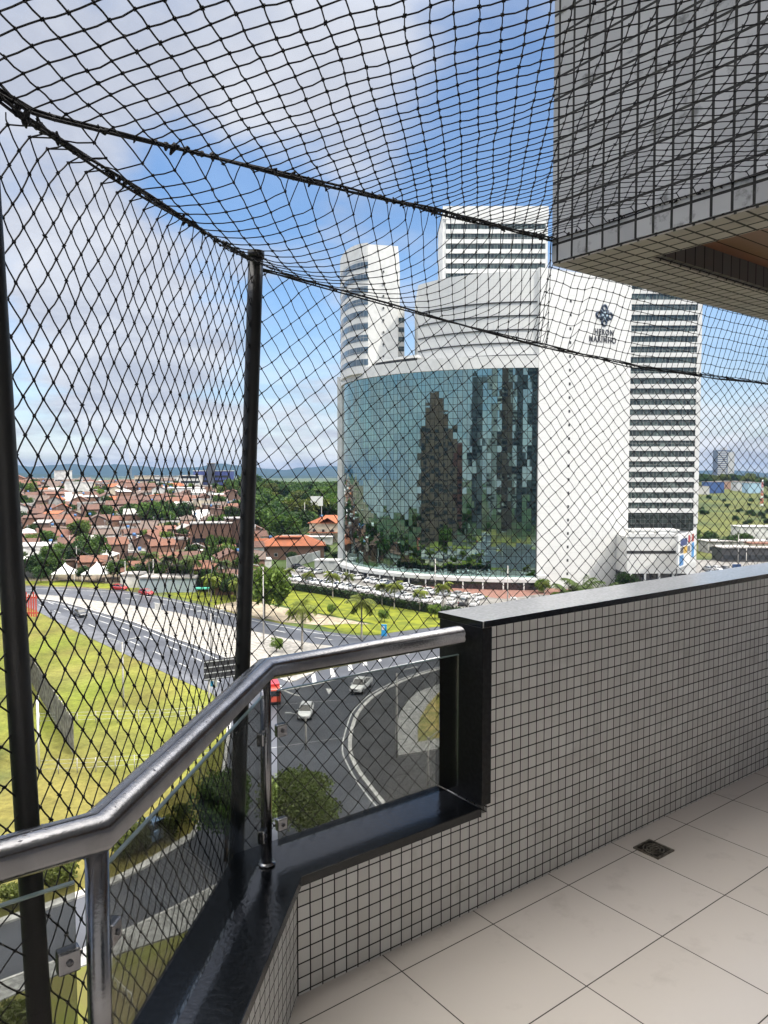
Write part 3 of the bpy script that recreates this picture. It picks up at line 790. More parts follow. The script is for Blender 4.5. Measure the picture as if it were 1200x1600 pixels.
band('road_line', [(60, 945), (115, 966), (175, 991), (240, 1018), (300, 1046), (360, 1074), (420, 1100)], .2, .05, PAINTW, dash=(4, 6))
band('road_line', [(75, 941), (130, 962), (200, 985), (265, 1011), (330, 1040), (400, 1072)], .2, .05, PAINTW, dash=(4, 6))
band('road_line', [(36, 919), (110, 922), (193, 927), (240, 934), (288, 943), (330, 953), (369, 964), (410, 973), (450, 981), (500, 990), (560, 997)], .2, .05, PAINTW)
band('road_line', [(36, 922), (110, 928), (193, 935), (240, 942), (288, 950), (330, 961), (369, 973), (410, 981), (450, 989), (520, 1000), (600, 1003)], .2, .05, PAINTW, dash=(4, 7))
for k, (x, y) in enumerate([(490, 1062), (519, 1052), (546, 1042), (569, 1035), (591, 1029), (612, 1023), (635, 1019), (655, 1014), (675, 1010), (698, 1005)]):
    h_ = 15 - k * 1.1
    sheet('road_marking', [(x - 3.5, y - h_ * .55), (x + 2, y - h_ * .6), (x + 5, y + h_ * .4), (x - 1.5, y + h_ * .5)], .052, PAINTW)
band('road_line', [(420, 1082), (455, 1077), (500, 1068), (560, 1053), (620, 1041), (700, 1024)], .35, .05, PAINTW)
band('road_line', [(418, 1065), (450, 1082), (470, 1088)], .3, .05, PAINTW)
sheet('road_marking', [(509, 1076), (519, 1077), (514, 1086)], .052, PAINTW)
band('road_line', [(420, 1170), (500, 1158), (560, 1150)], .08, .05, PAINTW)
band('road_line', [(420, 1104), (480, 1098), (540, 1094)], .08, .05, PAINTW)
isl = [(760, 1024), (705, 1041), (645, 1059), (593, 1083), (563, 1110), (550, 1140), (547, 1173), (557, 1200), (575, 1226), (607, 1265), (650, 1305)]
sheet('service_road', isl + [(760, 1330), (1100, 1300), (1250, 1100)], .06, ASPHD)
band('kerb', isl, .42, .17, KERB, th=.16)
band('road_line', [(x - 9 - (3 if i > 4 else 0), y + (3 if i > 6 else -1)) for i, (x, y) in enumerate(isl[1:])], .16, .05, PAINTW)
sheet('sidewalk', [(760, 1052), (697, 1067), (653, 1083), (635, 1098), (624, 1118), (617, 1147), (619, 1168), (623, 1183), (697, 1170), (800, 1160)], .19, WALK, th=.19)
sheet('grass_patch', [(780, 1060), (702, 1072), (684, 1086), (668, 1104), (656, 1125), (653, 1140), (653, 1162), (700, 1153), (780, 1145)], .21, DRYG)
sheet('sidewalk', [(686, 1110), (800, 1095), (800, 1140), (686, 1145)], .225, WALK)
# street below: kerbs, sidewalk, lawn
band('kerb', [(-150, 1493), (0, 1443), (88, 1413), (176, 1379), (240, 1345), (299, 1308)], .75, .19, KERB, th=.19)
band('kerb', [(299, 1308), (342, 1240), (353, 1180), (357, 1125), (343, 1096)], .45, .17, KERB, th=.17)
band('kerb', [(-150, 1598), (0, 1537), (95, 1501), (178, 1464), (266, 1423), (335, 1387), (430, 1344)], .18, .16, KERB, th=.16)
sheet('sidewalk', [(-150, 1604), (0, 1540), (95, 1503), (178, 1466), (266, 1425), (335, 1389), (430, 1346), (450, 1372), (352, 1425), (280, 1462), (195, 1490), (95, 1523), (0, 1567), (-150, 1650)], .14, WALK, th=.14)
sheet('grass_patch', [(-150, 1652), (0, 1569), (95, 1525), (195, 1492), (280, 1464), (352, 1427), (450, 1374), (620, 1700), (500, 2200), (-600, 2200)], .12, GRASS2)
# the lawn, the lot and its pavings in front of the curved building
sheet('lawn', [(425, 912), (452, 921), (520, 931), (600, 945), (670, 957), (760, 966), (900, 966), (800, 969), (695, 978), (632, 986), (578, 993), (530, 986), (500, 978), (540, 975), (590, 976), (520, 962), (470, 953), (425, 942), (400, 925)], .05, GRASS)
sheet('dirt_path', [(330, 930), (420, 945), (470, 955), (520, 964), (585, 977), (540, 976), (498, 977), (440, 972), (369, 957), (335, 948)], .04, mat('dirt', (.30, .25, .18), rough=.95, var=.3, scale=.8))
sheet('grass_patch', [(300, 905), (360, 905), (430, 915), (430, 944), (380, 938), (335, 946), (285, 934), (250, 925)], .045, GRASS)
sheet('grass_patch', [(34, 908), (110, 908), (200, 914), (240, 921), (193, 921), (110, 916), (34, 913)], .045, GRASS)
sheet('parking_lot', [(430, 885), (470, 878), (540, 880), (600, 895), (700, 906), (850, 912), (960, 918), (960, 955), (760, 964), (670, 955), (600, 943), (520, 929), (445, 918)], .04, LOT)
sheet('red_paving', [(610, 906), (700, 914), (840, 919), (930, 922), (930, 932), (840, 929), (790, 936), (760, 933), (690, 924), (640, 918)], .055, REDP)
sheet('grass_patch', [(600, 909), (640, 915), (700, 926), (765, 932), (745, 936), (690, 931), (640, 922), (600, 914)], .06, GRASS)

# ================================================================ MOUNTAINS
MTN = mat('mountain', (.018, .036, .03), rough=.95, c2=(.032, .048, .036), scale=.0012, spec=.05)
def ridge(name, Y0, x0, x1, dep, prof, mscale=1.0):
    vs = []; fs = []; nx, ny = 260, 10
    for j in range(ny + 1):
        for i in range(nx + 1):
            x = x0 + (x1 - x0) * i / nx; t = j / ny; env = math.sin(math.pi * min(1, t * .9 + .02)) ** .8
            h = prof(x) * env * (.82 + .35 * noise.noise(Vector((x * .0011, t * 1.6, 1))) + .12 * noise.noise(Vector((x * .006, t * 5, 4))))
            h += env * 62 * (noise.noise(Vector((x * .0016, Y0 * .01, 2))) + .5 * noise.noise(Vector((x * .0045, Y0 * .01, 7)))) * (mscale)
            vs.append((x, Y0 + dep * t, -34 + h))
    for j in range(ny):
        for i in range(nx):
            a_ = j * (nx + 1) + i; fs.append((a_, a_ + 1, a_ + nx + 2, a_ + nx + 1))
    m = MB(); m.add(vs, fs, True); return struct(m.build(name, MTN, uvs=False))
def mprof(x):
    px = 600 + x / 7600 * FPX
    pts = [(-600, 120), (0, 118), (120, 122), (250, 98), (330, 104), (400, 96), (470, 128), (530, 110), (620, 90), (900, 60), (1100, 52), (1400, 60), (2000, 90)]
    for (a_, h0), (b__, h1) in zip(pts, pts[1:]):
        if a_ <= px <= b__: return h0 + (h1 - h0) * smooth(0, 1, (px - a_) / (b__ - a_))
    return 90
ridge('hills', 7000, -8500, 8500, 1500, lambda x: mprof(x) * 1.12 + 4)
ridge('hills', 4300, -5500, 5500, 900, lambda x: 26, .5)

# ================================================================ THE CURVED WHITE BUILDING
K_ = .91
HB = Vector((43.5, 212, -29.8)); HL = Vector((43.5 * K_, 212 * K_, 1.6 + (-29.8 - 1.6) * K_))
def hpart(root, name, mb, m_, parent=None, smooth_=False):
    o = mb.build(name, m_, root if parent is None else parent)
    o.data.transform(Matrix.Scale(K_, 4) @ Matrix.Translation(-HB)); return o
WHITEF = brickmat('white_panels', (.60, .60, .58), (.585, .585, .565), (.47, .47, .46), 3.9, 1.95, .03, rough=.55, bump=.1, dirt=.4, dirtcol=(.47, .465, .44), dscale=.16)
WHITEP = mat('white_paint', (.60, .60, .58), rough=.6, var=.08, scale=.5, bump=.05)
WINB = brickmat('band_glazing', (.012, .02, .022), (.06, .085, .08), (.18, .18, .17), 1.1, 2.2, .06, rough=.12, bump=.0, dirt=.8, dirtcol=(.16, .20, .18), dscale=.35, spec=.6, dlo=.60, dhi=.62)
WINC = brickmat('curved_band_glazing', (.05, .08, .11), (.09, .13, .17), (.25, .25, .25), 1.2, 2.2, .07, rough=.12, bump=.0, spec=.8)
DARKG = mat('dark_recess', (.035, .035, .035), rough=.5, var=.3, scale=1)
MIRROR = bpy.data.materials.new('mirror_glass'); MIRROR.use_nodes = True
_t = MIRROR.node_tree; _b = _t.nodes['Principled BSDF']; _b.inputs['Metallic'].default_value = 1; _b.inputs['Roughness'].default_value = .025
_tc = _t.nodes.new('ShaderNodeTexCoord'); _n = _t.nodes.new('ShaderNodeTexNoise'); _n.inputs['Scale'].default_value = .08; _t.links.new(_tc.outputs['Object'], _n.inputs[0])
_r = _t.nodes.new('ShaderNodeMix'); _r.data_type = 'RGBA'; _r.inputs[6].default_value = (.20, .30, .29, 1); _r.inputs[7].default_value = (.28, .39, .37, 1); _t.links.new(_n.outputs[0], _r.inputs[0]); _t.links.new(_r.outputs[2], _b.inputs['Base Color'])
def ell(cx, cy, a_, b__, deg): t = math.radians(deg); return Vector((cx + a_ * math.cos(t), cy + b__ * math.sin(t), 0))
def arcwall(mb, cx, cy, a_, b__, d0, d1, z0, z1, th=.5, n=48):
    P = [ell(cx, cy, a_, b__, d0 + (d1 - d0) * i / n) for i in range(n + 1)]; Q = [ell(cx, cy, a_ - th, b__ - th, d0 + (d1 - d0) * i / n) for i in range(n + 1)]
    vs = []
    for p, q in zip(P, Q): vs += [(p.x, p.y, z0), (q.x, q.y, z0), (q.x, q.y, z1), (p.x, p.y, z1)]
    fs = [(i * 4 + k, i * 4 + (k + 1) % 4, (i + 1) * 4 + (k + 1) % 4, (i + 1) * 4 + k) for i in range(n) for k in range(4)] + [(0, 3, 2, 1), (n * 4, n * 4 + 1, n * 4 + 2, n * 4 + 3)]
    # outward winding
    fs = [f[::-1] for f in fs]
    mb.add(vs, fs)
hb = thing('curved_office_building', HL, 'white curved building with a bowed mirror glass front and a logo on its blank wall', 'building')
# mirror glass panels, each a little out of true
m = MB(); EC = (43.5, 262, 58, 50)
arc = [ell(*EC, 180 + 90 * i / 600) for i in range(601)]; L_ = [0]
for a_, b__ in zip(arc, arc[1:]): L_.append(L_[-1] + (b__ - a_).length)
ncol = 60; cpts = []; j = 0
for i in range(ncol + 1):
    s = L_[-1] * i / ncol
    while j < 600 and L_[j + 1] < s: j += 1
    cpts.append(arc[min(600, j)])
zr = [-28.1 + 59.5 * k / 30 for k in range(31)]
for i in range(ncol):
    a_, b__ = cpts[i], cpts[i + 1]; d = (b__ - a_).normalized(); nrm = Vector((d.y, -d.x, 0))
    yawj = R.gauss(0, .0055)
    for k in range(30):
        if R.random() < .0: continue
        y1, y2 = R.gauss(0, .0065) + yawj, R.gauss(0, .0045); w_ = (b__ - a_).length
        g_ = .055
        p0 = a_ + d * g_ ; p1 = b__ - d * g_
        z0, z1 = zr[k] + g_, zr[k + 1] - g_
        c = [(p0, z0, -1, -1), (p1, z0, 1, -1), (p1, z1, 1, 1), (p0, z1, -1, 1)]
        m.add([Vector((p.x, p.y, z)) + nrm * (sx * y1 * w_ / 2 + sz * y2 * 1.0) for p, z, sx, sz in c], [(0, 1, 2, 3)])
hpart(hb, 'mirror_facade', m, MIRROR)
m = MB(); arcwall(m, 43.5, 262, 57.85, 49.85, 180, 270, -30, 31.4, .4); hpart(hb, 'facade_backing', m, DARKG)
m = MB(); arcwall(m, 43.5, 262, 58.5, 50.5, 179, 270, 31.4, 34.8, 2.0, 60); hpart(hb, 'roof_band', m, WHITEP)
m = MB(); m.box(-16.1, 258.6, -30, -14.4, 264, 34.8); hpart(hb, 'edge_pier', m, WHITEP)
m = MB(); m.prism([tuple(ell(43.5, 262, 57, 49, 180 + 4.5 * i)[:2]) for i in range(21)] + [(43.5, 275), (-13, 275)], 33.2, 34.2).prism([(-13, 262), (43.5, 262), (43.5, 275), (-13, 275)], -30, 33.2); hpart(hb, 'roof', m, WHITEP)
m = MB(); arcwall(m, 43.5, 262, 55.5, 47.5, 196, 232, 34.8, 36.1, 1.0); hpart(hb, 'clerestory', m, DARKG)
m = MB(); arcwall(m, 43.5, 262, 56, 48, 205, 233, 36.1, 36.9, 3.0); hpart(hb, 'clerestory_roof', m, WHITEP)
# upper block with its dark ledges
m = MB(); pts = [tuple(ell(43.5, 245, 38.2, 32, 210 + 3 * i)[:2]) for i in range(21)]; m.prism(pts + [(43.5, 255), (10.4, 255)], 33.5, 58.6); hpart(hb, 'upper_block', m, WHITEF)
for z in (50, 46.2, 42.3, 38.6, 35.1):
    m = MB(); arcwall(m, 43.5, 245, 38.45, 32.25, 210.2, 269.6, z - .16, z + .16, .4); hpart(hb, 'ledge', m, DARKG)
# blank slab
S0, S1 = Vector((43.7, 212, 0)), Vector((74.1, 226, 0)); sdv = (S1 - S0).normalized(); snv = Vector((sdv.y, -sdv.x, 0))
m = MB(); q0, q1 = S0 - snv * 14, S1 - snv * 8
m.prism([(S0.x, S0.y), (S1.x, S1.y), (q1.x, q1.y), (q0.x, q0.y)], -37, 59.3); hpart(hb, 'blank_wall', m, WHITEF)
for k in range(21):
    p = S0 + (S1 - S0) * .323 + snv * .03; z = 51 - 3.93 * k
    M = Matrix.Translation((p.x, p.y, z)) @ Matrix.Rotation(math.atan2(sdv.y, sdv.x), 4, 'Z'); m = MB(); m.box(-.32, -.04, -.4, .32, .2, .4, M); hpart(hb, 'vent_window', m, DARKG)
def onslab(t, z, out_=.06): p = S0 + (S1 - S0) * t + snv * out_; return Vector((p.x, p.y, z))
LOGOM = mat('logo_blue', (.035, .055, .09), rough=.4, var=.2, scale=1); LOGOL = mat('logo_pale', (.35, .45, .52), rough=.4)
lc = onslab(.69, 48.0); Lr = Matrix(((sdv.x, -snv.x * -1 * -1, 0, 0), (sdv.y, snv.y, 0, 0), (0, 0, 1, 0), (0, 0, 0, 1)))
m = MB()
for (dx, dz) in ((0, 2.15), (0, -2.15), (-2.15, 0), (2.15, 0)):
    pts = [lc + sdv * (dx + .82 * math.cos(a_)) + ZV * (dz + .82 * math.sin(a_)) for a_ in [i * math.pi / 10 for i in range(21)]]
    m.tube(pts, .36, 6, caps=False)
lg = hpart(hb, 'logo', m, LOGOM)
m = MB()
for sx, sz in ((1, 1), (1, -1)):
    c0 = lc - sdv * 1.45 * sx - ZV * 1.45 * sz; c1 = lc + sdv * 1.45 * sx + ZV * 1.45 * sz
    m.tube([c0 + snv * .1, c1 + snv * .1], .34, 6)
hpart(hb, 'logo_cross', m, LOGOM, parent=lg)
m = MB()
for (dx, dz) in ((.75, 0), (-.75, 0), (0, .75), (0, -.75)):
    c = lc + sdv * dx + ZV * dz + snv * .3
    m.add([c + sdv * .45, c + ZV * .45, c - sdv * .45, c - ZV * .45], [(0, 1, 2, 3)])
hpart(hb, 'logo_facets', m, LOGOL, parent=lg)
def textmesh(body, size, bold=.0, space=1.0):
    cu = bpy.data.curves.new('lettering', 'FONT'); cu.body = body; cu.size = size; cu.align_x = 'CENTER'; cu.align_y = 'CENTER'; cu.extrude = .05; cu.offset = bold; cu.space_character = space
    ob = bpy.data.objects.new('lettering', cu); col.objects.link(ob); bpy.context.view_layer.update()
    me = bpy.data.meshes.new_from_object(ob.evaluated_get(bpy.context.evaluated_depsgraph_get())); bpy.data.objects.remove(ob); bpy.data.curves.remove(cu); return me
for body, t, z, wdt, hgt in (('HERON', .69, 43.1, 7.0, 1.75), ('MARINHO', .675, 40.9, 10.0, 1.75)):
    me = textmesh(body, 2.0, .06, 1.25); xs = [v.co.x for v in me.vertices]; zs = [v.co.y for v in me.vertices]; sx = wdt / (max(xs) - min(xs)); sz = hgt / (max(zs) - min(zs))
    c = onslab(t, z, .1)
    for v in me.vertices: x, y, zz2 = v.co; v.co = c + sdv * x * sx + ZV * (y - (max(zs) + min(zs)) / 2) * sz + snv * zz2
    me.transform(Matrix.Scale(K_, 4) @ Matrix.Translation(-HB)); me.materials.append(mat('letter_paint', (.05, .05, .055), rough=.5)); me.name = 'lettering'
    o = bpy.data.objects.new('lettering', me); col.objects.link(o); o.parent = hb
# canopy
m = MB(); arcwall(m, 43.5, 262, 61.5, 53.5, 184, 270, -29.1, -28.1, 4.0, 50); hpart(hb, 'canopy', m, WHITEP)
m = MB(); arcwall(m, 43.5, 262, 60.6, 52.6, 184, 269.5, -31.5, -29.1, .4, 50); hpart(hb, 'entrance_glazing', m, DWIN)
for i in range(14):
    p = ell(43.5, 262, 61.2, 53.2, 196 + 5.4 * i); m = MB(); m.tube([(p.x, p.y, -32.4), (p.x, p.y, -29.2)], .2, 8); hpart(hb, 'column', m, WHITEP)
# front wall corner post at the right of the glass
m = MB(); m.box(43.55, 209.5, -36, 46.0, 212, -27.2); hpart(hb, 'canopy_end', m, WHITEP)

def tower_bands(root, part, x0, x1, y, zc, hh, mat_, t=.3):
    for z in zc:
        m = MB(); m.box(x0, y - t, z - hh / 2, x1, y + .3, z + hh / 2); part(root, 'window_band', m, mat_)
# right tower
TB = Vector((86, 232, -37)); 
def tl(P): return Vector((P.x * K_, P.y * K_, 1.6 + (P.z - 1.6) * K_))
def mkpart(base):
    def f(root, name, mb, m_, parent=None):
        o = mb.build(name, m_, root if parent is None else parent); o.data.transform(Matrix.Scale(K_, 4) @ Matrix.Translation(-base)); return o
    return f
rp = mkpart(TB)
rt = thing('office_tower', tl(TB), 'white tower of many dark window bands right of the blank wall with lettering', 'building')
m = MB(); m.box(75.2, 232, -36, 97.6, 252, 62); rp(rt, 'wall', m, WHITEP)
zs = [1.6 + (740 - (661 + 16.1 * k)) / FPX * 231.7 for k in range(-15, 9)]
tower_bands(rt, rp, 74.6, 96.3, 232, zs, 1.85, WINB, t=.08)
zs2 = [z - 1.6 for z in zs] + [zs[0] + 1.6]
for z in zs2:
    m = MB(); m.box(74.6, 231.55, z - .66, 96.3, 232.1, z + .66); rp(rt, 'spandrel', m, WHITEP)
m = MB(); m.box(96.3, 231.5, -14, 97.65, 232.2, 62); rp(rt, 'corner_pilaster', m, WHITEP)
m = MB(); m.box(74.6, 231.7, -16.2, 96.3, 232.2, zs[-1] - 2.3); rp(rt, 'lobby_glazing', m, brickmat('lobby_glass', (.012, .016, .016), (.03, .04, .038), (.09, .09, .09), 1.4, 1.4, .05, rough=.1, bump=0))
# podium of the right tower
PB = Vector((84, 215, -37)); pp = mkpart(PB)
pd = thing('podium_building', tl(PB), 'low white podium with a roof garden at the foot of the banded tower', 'building')
m = MB(); m.box(70, 214, -27.2, 88.6, 231, -16.6); pp(pd, 'wall', m, WHITEF)
m = MB(); m.box(70, 213.9, -21.4, 88.2, 214.4, -20.6); pp(pd, 'shadow_gap', m, DARKG)
m = MB(); m.box(70, 214.8, -37, 88.0, 231, -27.2); pp(pd, 'ground_floor', m, DWIN)
for k in range(5): m = MB(); m.box(71 + k * 4.1, 213.9, -37, 71.5 + k * 4.1, 214.6, -27.2); pp(pd, 'column', m, WHITEP)
m = MB(); m.box(70, 213.6, -30.8, 88.4, 214.7, -29.8); pp(pd, 'canopy', m, DARKG)
m = MB(); m.box(72, 216, -15.2, 86, 223, -14.7).box(72.5, 217, -16.6, 73, 217.5, -15.2).box(79, 217, -16.6, 79.6, 217.5, -15.2).box(85, 217, -16.6, 85.5, 217.5, -15.2); pp(pd, 'roof_pergola', m, WHITEP)
m = MB(); m.box(70, 213.7, -16.6, 88.6, 213.98, -15.6); pp(pd, 'roof_parapet', m, WHITEP)
# billboard panel on the corner
b0, b1 = atY(1060, 838, 184), atY(1087, 825, 200); b2 = atY(1059, 889, 184)
BD = (Vector((b1.x, b1.y, 0)) - Vector((b0.x, b0.y, 0))); BLn = BD.length; BD.normalize(); bn = Vector((BD.y, -BD.x, 0)); hgt = b0.z - b2.z; ctr = Vector((b0.x, b0.y, b2.z))
bb = thing('billboard', ctr, 'white advertising panel with red, blue and yellow squares on the corner of the podium', 'billboard')
MBb = Matrix(((BD.x, -bn.x, 0, 0), (BD.y, -bn.y, 0, 0), (0, 0, 1, 0), (0, 0, 0, 1)))
m = MB(); m.box(0, 0, 0, BLn, .5, hgt + .2, MBb); m.build('panel', WHITEP, bb)
for nm_, c, x0, z0, x1, z1 in (('navy_square', (.02, .04, .16), .12, .66, .50, .88), ('red_square', (.35, .02, .03), .56, .70, .90, .94), ('dark_square', (.05, .05, .06), .12, .44, .28, .62), ('yellow_square', (.55, .33, .03), .30, .40, .50, .62), ('grey_square', (.10, .11, .13), .52, .42, .68, .60),
                               ('blue_square', (.03, .22, .50), .74, .18, .92, .66), ('lower_blue_square', (.03, .18, .42), .08, .06, .30, .38)):
    m = MB(); m.box(x0 * BLn, -.04, z0 * hgt, x1 * BLn, .1, z1 * hgt, MBb); m.build(nm_, mat('sign_' + nm_, c, rough=.4, var=.3, scale=1), bb)
for f_ in (.12, .85): m = MB(); m.tube([Vector(MBb @ Vector((f_ * BLn, .8, -9))), Vector(MBb @ Vector((f_ * BLn, .8, 0.5)))], .2, 8); m.build('support', DARKG, bb)
# rear tower
RB = Vector((36, 250, -30)); p_ = mkpart(RB)
rr_ = thing('office_tower', tl(RB), 'square white tower with dark window bands rising behind the curved building', 'building')
m = MB(); m.box(19.4, 250, -30, 54, 272, 88.5); p_(rr_, 'wall', m, WHITEP)
zs = [1.6 + (740 - (361 + 15 * k)) / FPX * 249.6 for k in range(0, 9)]
tower_bands(rr_, p_, 20.4, 53.2, 250, zs, 1.75, WINB, t=.08)
for z in [zs[0] + 1.6] + [z - 1.6 for z in zs]: m = MB(); m.box(20.4, 249.6, z - .68, 53.2, 250.1, z + .68); p_(rr_, 'spandrel', m, WHITEP)
m = MB(); m.box(19.3, 249.5, zs[0] + 2.3, 54.1, 250.3, 89.3).box(30, 255, 88.5, 44, 266, 91); p_(rr_, 'roof_parapet', m, WHITEP)
# left sail tower
LB = Vector((-5, 245, -30)); p_ = mkpart(LB)
lt = thing('office_tower', tl(LB), 'rounded white tower with curved blue grey window bands left behind the glass front', 'building')
m = MB(); pts = [tuple(ell(-4.6, 262, 10.4, 27, 180 + 4.2 * i)[:2]) for i in range(22)]
m.prism(pts + [(-5.0, 235), (4.4, 237), (5.5, 262)], 33, 72.6); p_(lt, 'wall', m, WHITEP)
for k in range(11):
    z = 66.3 - 3.73 * k
    if z < 36: break
    m = MB(); arcwall(m, -4.6, 262, 10.5, 27.1, 181, 268, z - .95, z + .95, .4, 30); p_(lt, 'window_band', m, WINC)
    m = MB(); m.box(-.4, 235.6, z - 2.1, .1, 236.6, z - 1.6); p_(lt, 'vent_window', m, DARKG)
m = MB(); arcwall(m, -4.6, 262, 10.5, 27.1, 181, 268, 67.8, 73.0, .4, 30); p_(lt, 'roof_band', m, WHITEP)
m = MB(); m.box(4.2, 243, 33, 6.6, 255, 55); p_(lt, 'stair_block', m, WHITEP)
for k in range(6): m = MB(); m.box(4.5, 242.9, 50.2 - 3.05 * k, 6.5, 243.2, 51.7 - 3.05 * k); p_(lt, 'stair_window', m, WINB)

# ================================================================ TOWERS MIRRORED IN THE GLASS
def mtower(x, y, wx, wy, top, wallm, label, rz=0, step=0):
    t = thing('apartment_tower', (x, y, GZ), label, 'building', 'towers mirrored in the glass front', rz)
    H = top - GZ
    m = MB(); m.box(-wx / 2, -wy / 2, -1, wx / 2, wy / 2, H * (.82 if step else 1))
    if step: m.box(-wx * .33, -wy * .4, H * .82, wx * .33, wy * .4, H * .92).box(-wx * .13, -wy * .2, H * .92, wx * .13, wy * .2, H * 1.06)
    m.build('wall', wallm, t)
    n_ = int(H * .8 / 3.1); cols_ = max(2, int(wx / 7))
    for k in range(n_):
        m = MB()
        for c in range(cols_):
            x0 = -wx / 2 + wx * (c + .18) / cols_; x1 = -wx / 2 + wx * (c + .82) / cols_; m.box(x0, wy / 2 - .1, 1.2 + k * 3.1, x1, wy / 2 + .06, 2.8 + k * 3.1)
        m.build('window_row', DWIN, t)
TBR = brickmat('tower_brown', (.22, .14, .10), (.17, .11, .08), (.08, .06, .05), .6, .3, .02, rough=.7, bump=.1, dirt=.3, dscale=.2)
TGR = mat('tower_grey', (.12, .13, .14), rough=.6, scale=.3); TPA = mat('tower_pale', (.5, .5, .47), rough=.7, scale=.3); TRD = mat('tower_red', (.22, .08, .06), rough=.7, scale=.3)
mtower(-84, 108, 60, 20, 34, TBR, 'stepped brown apartment tower mirrored in the middle of the curved glass', rz=math.radians(-62 - 180 + 180), step=1)
mtower(-78, -50, 24, 20, 58, TGR, 'dark grey apartment tower mirrored right of the brown stepped tower', rz=math.radians(10))
mtower(-44, -105, 22, 20, 84, TPA, 'pale narrow apartment tower mirrored between two dark towers in the glass')
mtower(42, -62, 26, 20, 78, TGR, 'dark tall apartment tower mirrored near the right end of the glass')
mtower(84, -52, 30, 20, 90, TGR, 'widest dark tower mirrored at the right edge of the glass')
mtower(-120, -10, 24, 18, 22, TRD, 'low reddish apartment block mirrored left of the dark towers', rz=math.radians(-20))
mtower(14, -130, 16, 18, 96, TPA, 'slim pale tower mirrored behind the brown balcony tower')
# ================================================================ TREES
BARK = mat('bark', (.12, .09, .065), rough=.95, var=.4, scale=3, bump=.4)
PBARK = mat('palm_bark', (.30, .27, .23), rough=.95, var=.3, scale=4, bump=.3)
def leafmat(name, c, var=.45):
    m = bpy.data.materials.new(name); m.use_nodes = True; t = m.node_tree; b = t.nodes['Principled BSDF']; b.inputs['Roughness'].default_value = .6; b.inputs['Specular IOR Level'].default_value = .25
    b.inputs['Subsurface Weight'].default_value = 0
    ge = t.nodes.new('ShaderNodeNewGeometry'); oi = t.nodes.new('ShaderNodeObjectInfo')
    mr = t.nodes.new('ShaderNodeMapRange'); mr.inputs[3].default_value = 1 - var; mr.inputs[4].default_value = 1 + var
    t.links.new(ge.outputs['Random Per Island'], mr.inputs[0])
    mr2 = t.nodes.new('ShaderNodeMapRange'); mr2.inputs[3].default_value = .75; mr2.inputs[4].default_value = 1.3; t.links.new(oi.outputs['Random'], mr2.inputs[0])
    mu = t.nodes.new('ShaderNodeMath'); mu.operation = 'MULTIPLY'; t.links.new(mr.outputs[0], mu.inputs[0]); t.links.new(mr2.outputs[0], mu.inputs[1])
    vm = t.nodes.new('ShaderNodeVectorMath'); vm.operation = 'SCALE'; vm.inputs[0].default_value = c; t.links.new(mu.outputs[0], vm.inputs['Scale'])
    t.links.new(vm.outputs[0], b.inputs['Base Color'])
    tr = t.nodes.new('ShaderNodeBsdfTranslucent'); sc_ = t.nodes.new('ShaderNodeVectorMath'); sc_.operation = 'MULTIPLY'; sc_.inputs[1].default_value = (1.2, 1.4, .5)
    t.links.new(vm.outputs[0], sc_.inputs[0]); t.links.new(sc_.outputs[0], tr.inputs[0])
    mx_ = t.nodes.new('ShaderNodeMixShader'); mx_.inputs[0].default_value = .3; t.links.new(b.outputs[0], mx_.inputs[1]); t.links.new(tr.outputs[0], mx_.inputs[2])
    t.links.new(mx_.outputs[0], t.nodes['Material Output'].inputs[0]); return m
LEAFG = leafmat('leaf_green', (.060, .105, .022)); LEAFD = leafmat('leaf_dark', (.032, .062, .018)); LEAFL = leafmat('leaf_light', (.10, .15, .028)); LEAFP = leafmat('palm_leaf', (.13, .155, .025)); LEAFPD = leafmat('palm_leaf_dark', (.06, .09, .022)); LEAFO = leafmat('leaf_olive', (.085, .10, .025))
def leafquad(mb, p, s, rr=R, up=.4):
    n = Vector((rr.gauss(0, 1), rr.gauss(0, 1), rr.gauss(0, 1) + up)).normalized(); x = n.orthogonal().normalized(); a = rr.random() * 6.28
    y = n.cross(x); x, y = x * math.cos(a) + y * math.sin(a), y * math.cos(a) - x * math.sin(a); s1 = s * rr.uniform(.6, 1.3)
    mb.add([p + x * s1, p + y * s1 * .55, p - x * s1, p - y * s1 * .55], [(0, 1, 2, 3)])
def tree_proto(name, h, r, nleaf, ls, leaf, seed, label, flat=.75, trunk=True, group=None, cat='tree', clumps=14):
    rr = random.Random(seed); t = thing(name, (0, 0, 0), label, cat, group)
    ch = h - r * flat; m = MB(); top = Vector((rr.uniform(-.3, .3), rr.uniform(-.3, .3), ch))
    m.tube([(0, 0, -.4), (0.05 * h * rr.uniform(-1, 1), 0, ch * .5), top], [h * .028, h * .02, h * .012], 7)
    cl = []
    for k in range(clumps):
        a = rr.random() * 6.283; el = rr.uniform(-.5, 1) ; rad = r * rr.uniform(.35, .8)
        c = Vector((math.cos(a) * rad * math.cos(el), math.sin(a) * rad * math.cos(el), ch + r * flat * .75 * math.sin(el) * 1.0))
        cl.append((c, r * rr.uniform(.28, .48)))
        if k < 7: m.tube([Vector((0, 0, ch * .45)), Vector((c.x * .4, c.y * .4, ch * .7)), c], [h * .012, h * .009, h * .003], 5)
    m.build('trunk', BARK, t, uvs=False)
    m = MB()
    for k in range(nleaf):
        c, cr = cl[k % clumps]
        d = Vector((rr.gauss(0, 1), rr.gauss(0, 1), rr.gauss(0, 1))).normalized(); q = c + d * cr * rr.random() ** .35 * (1 + .25 * rr.random()); q.z = c.z + (q.z - c.z) * .8
        leafquad(m, q, ls, rr)
    m.build('crown', leaf, t, uvs=False); return t
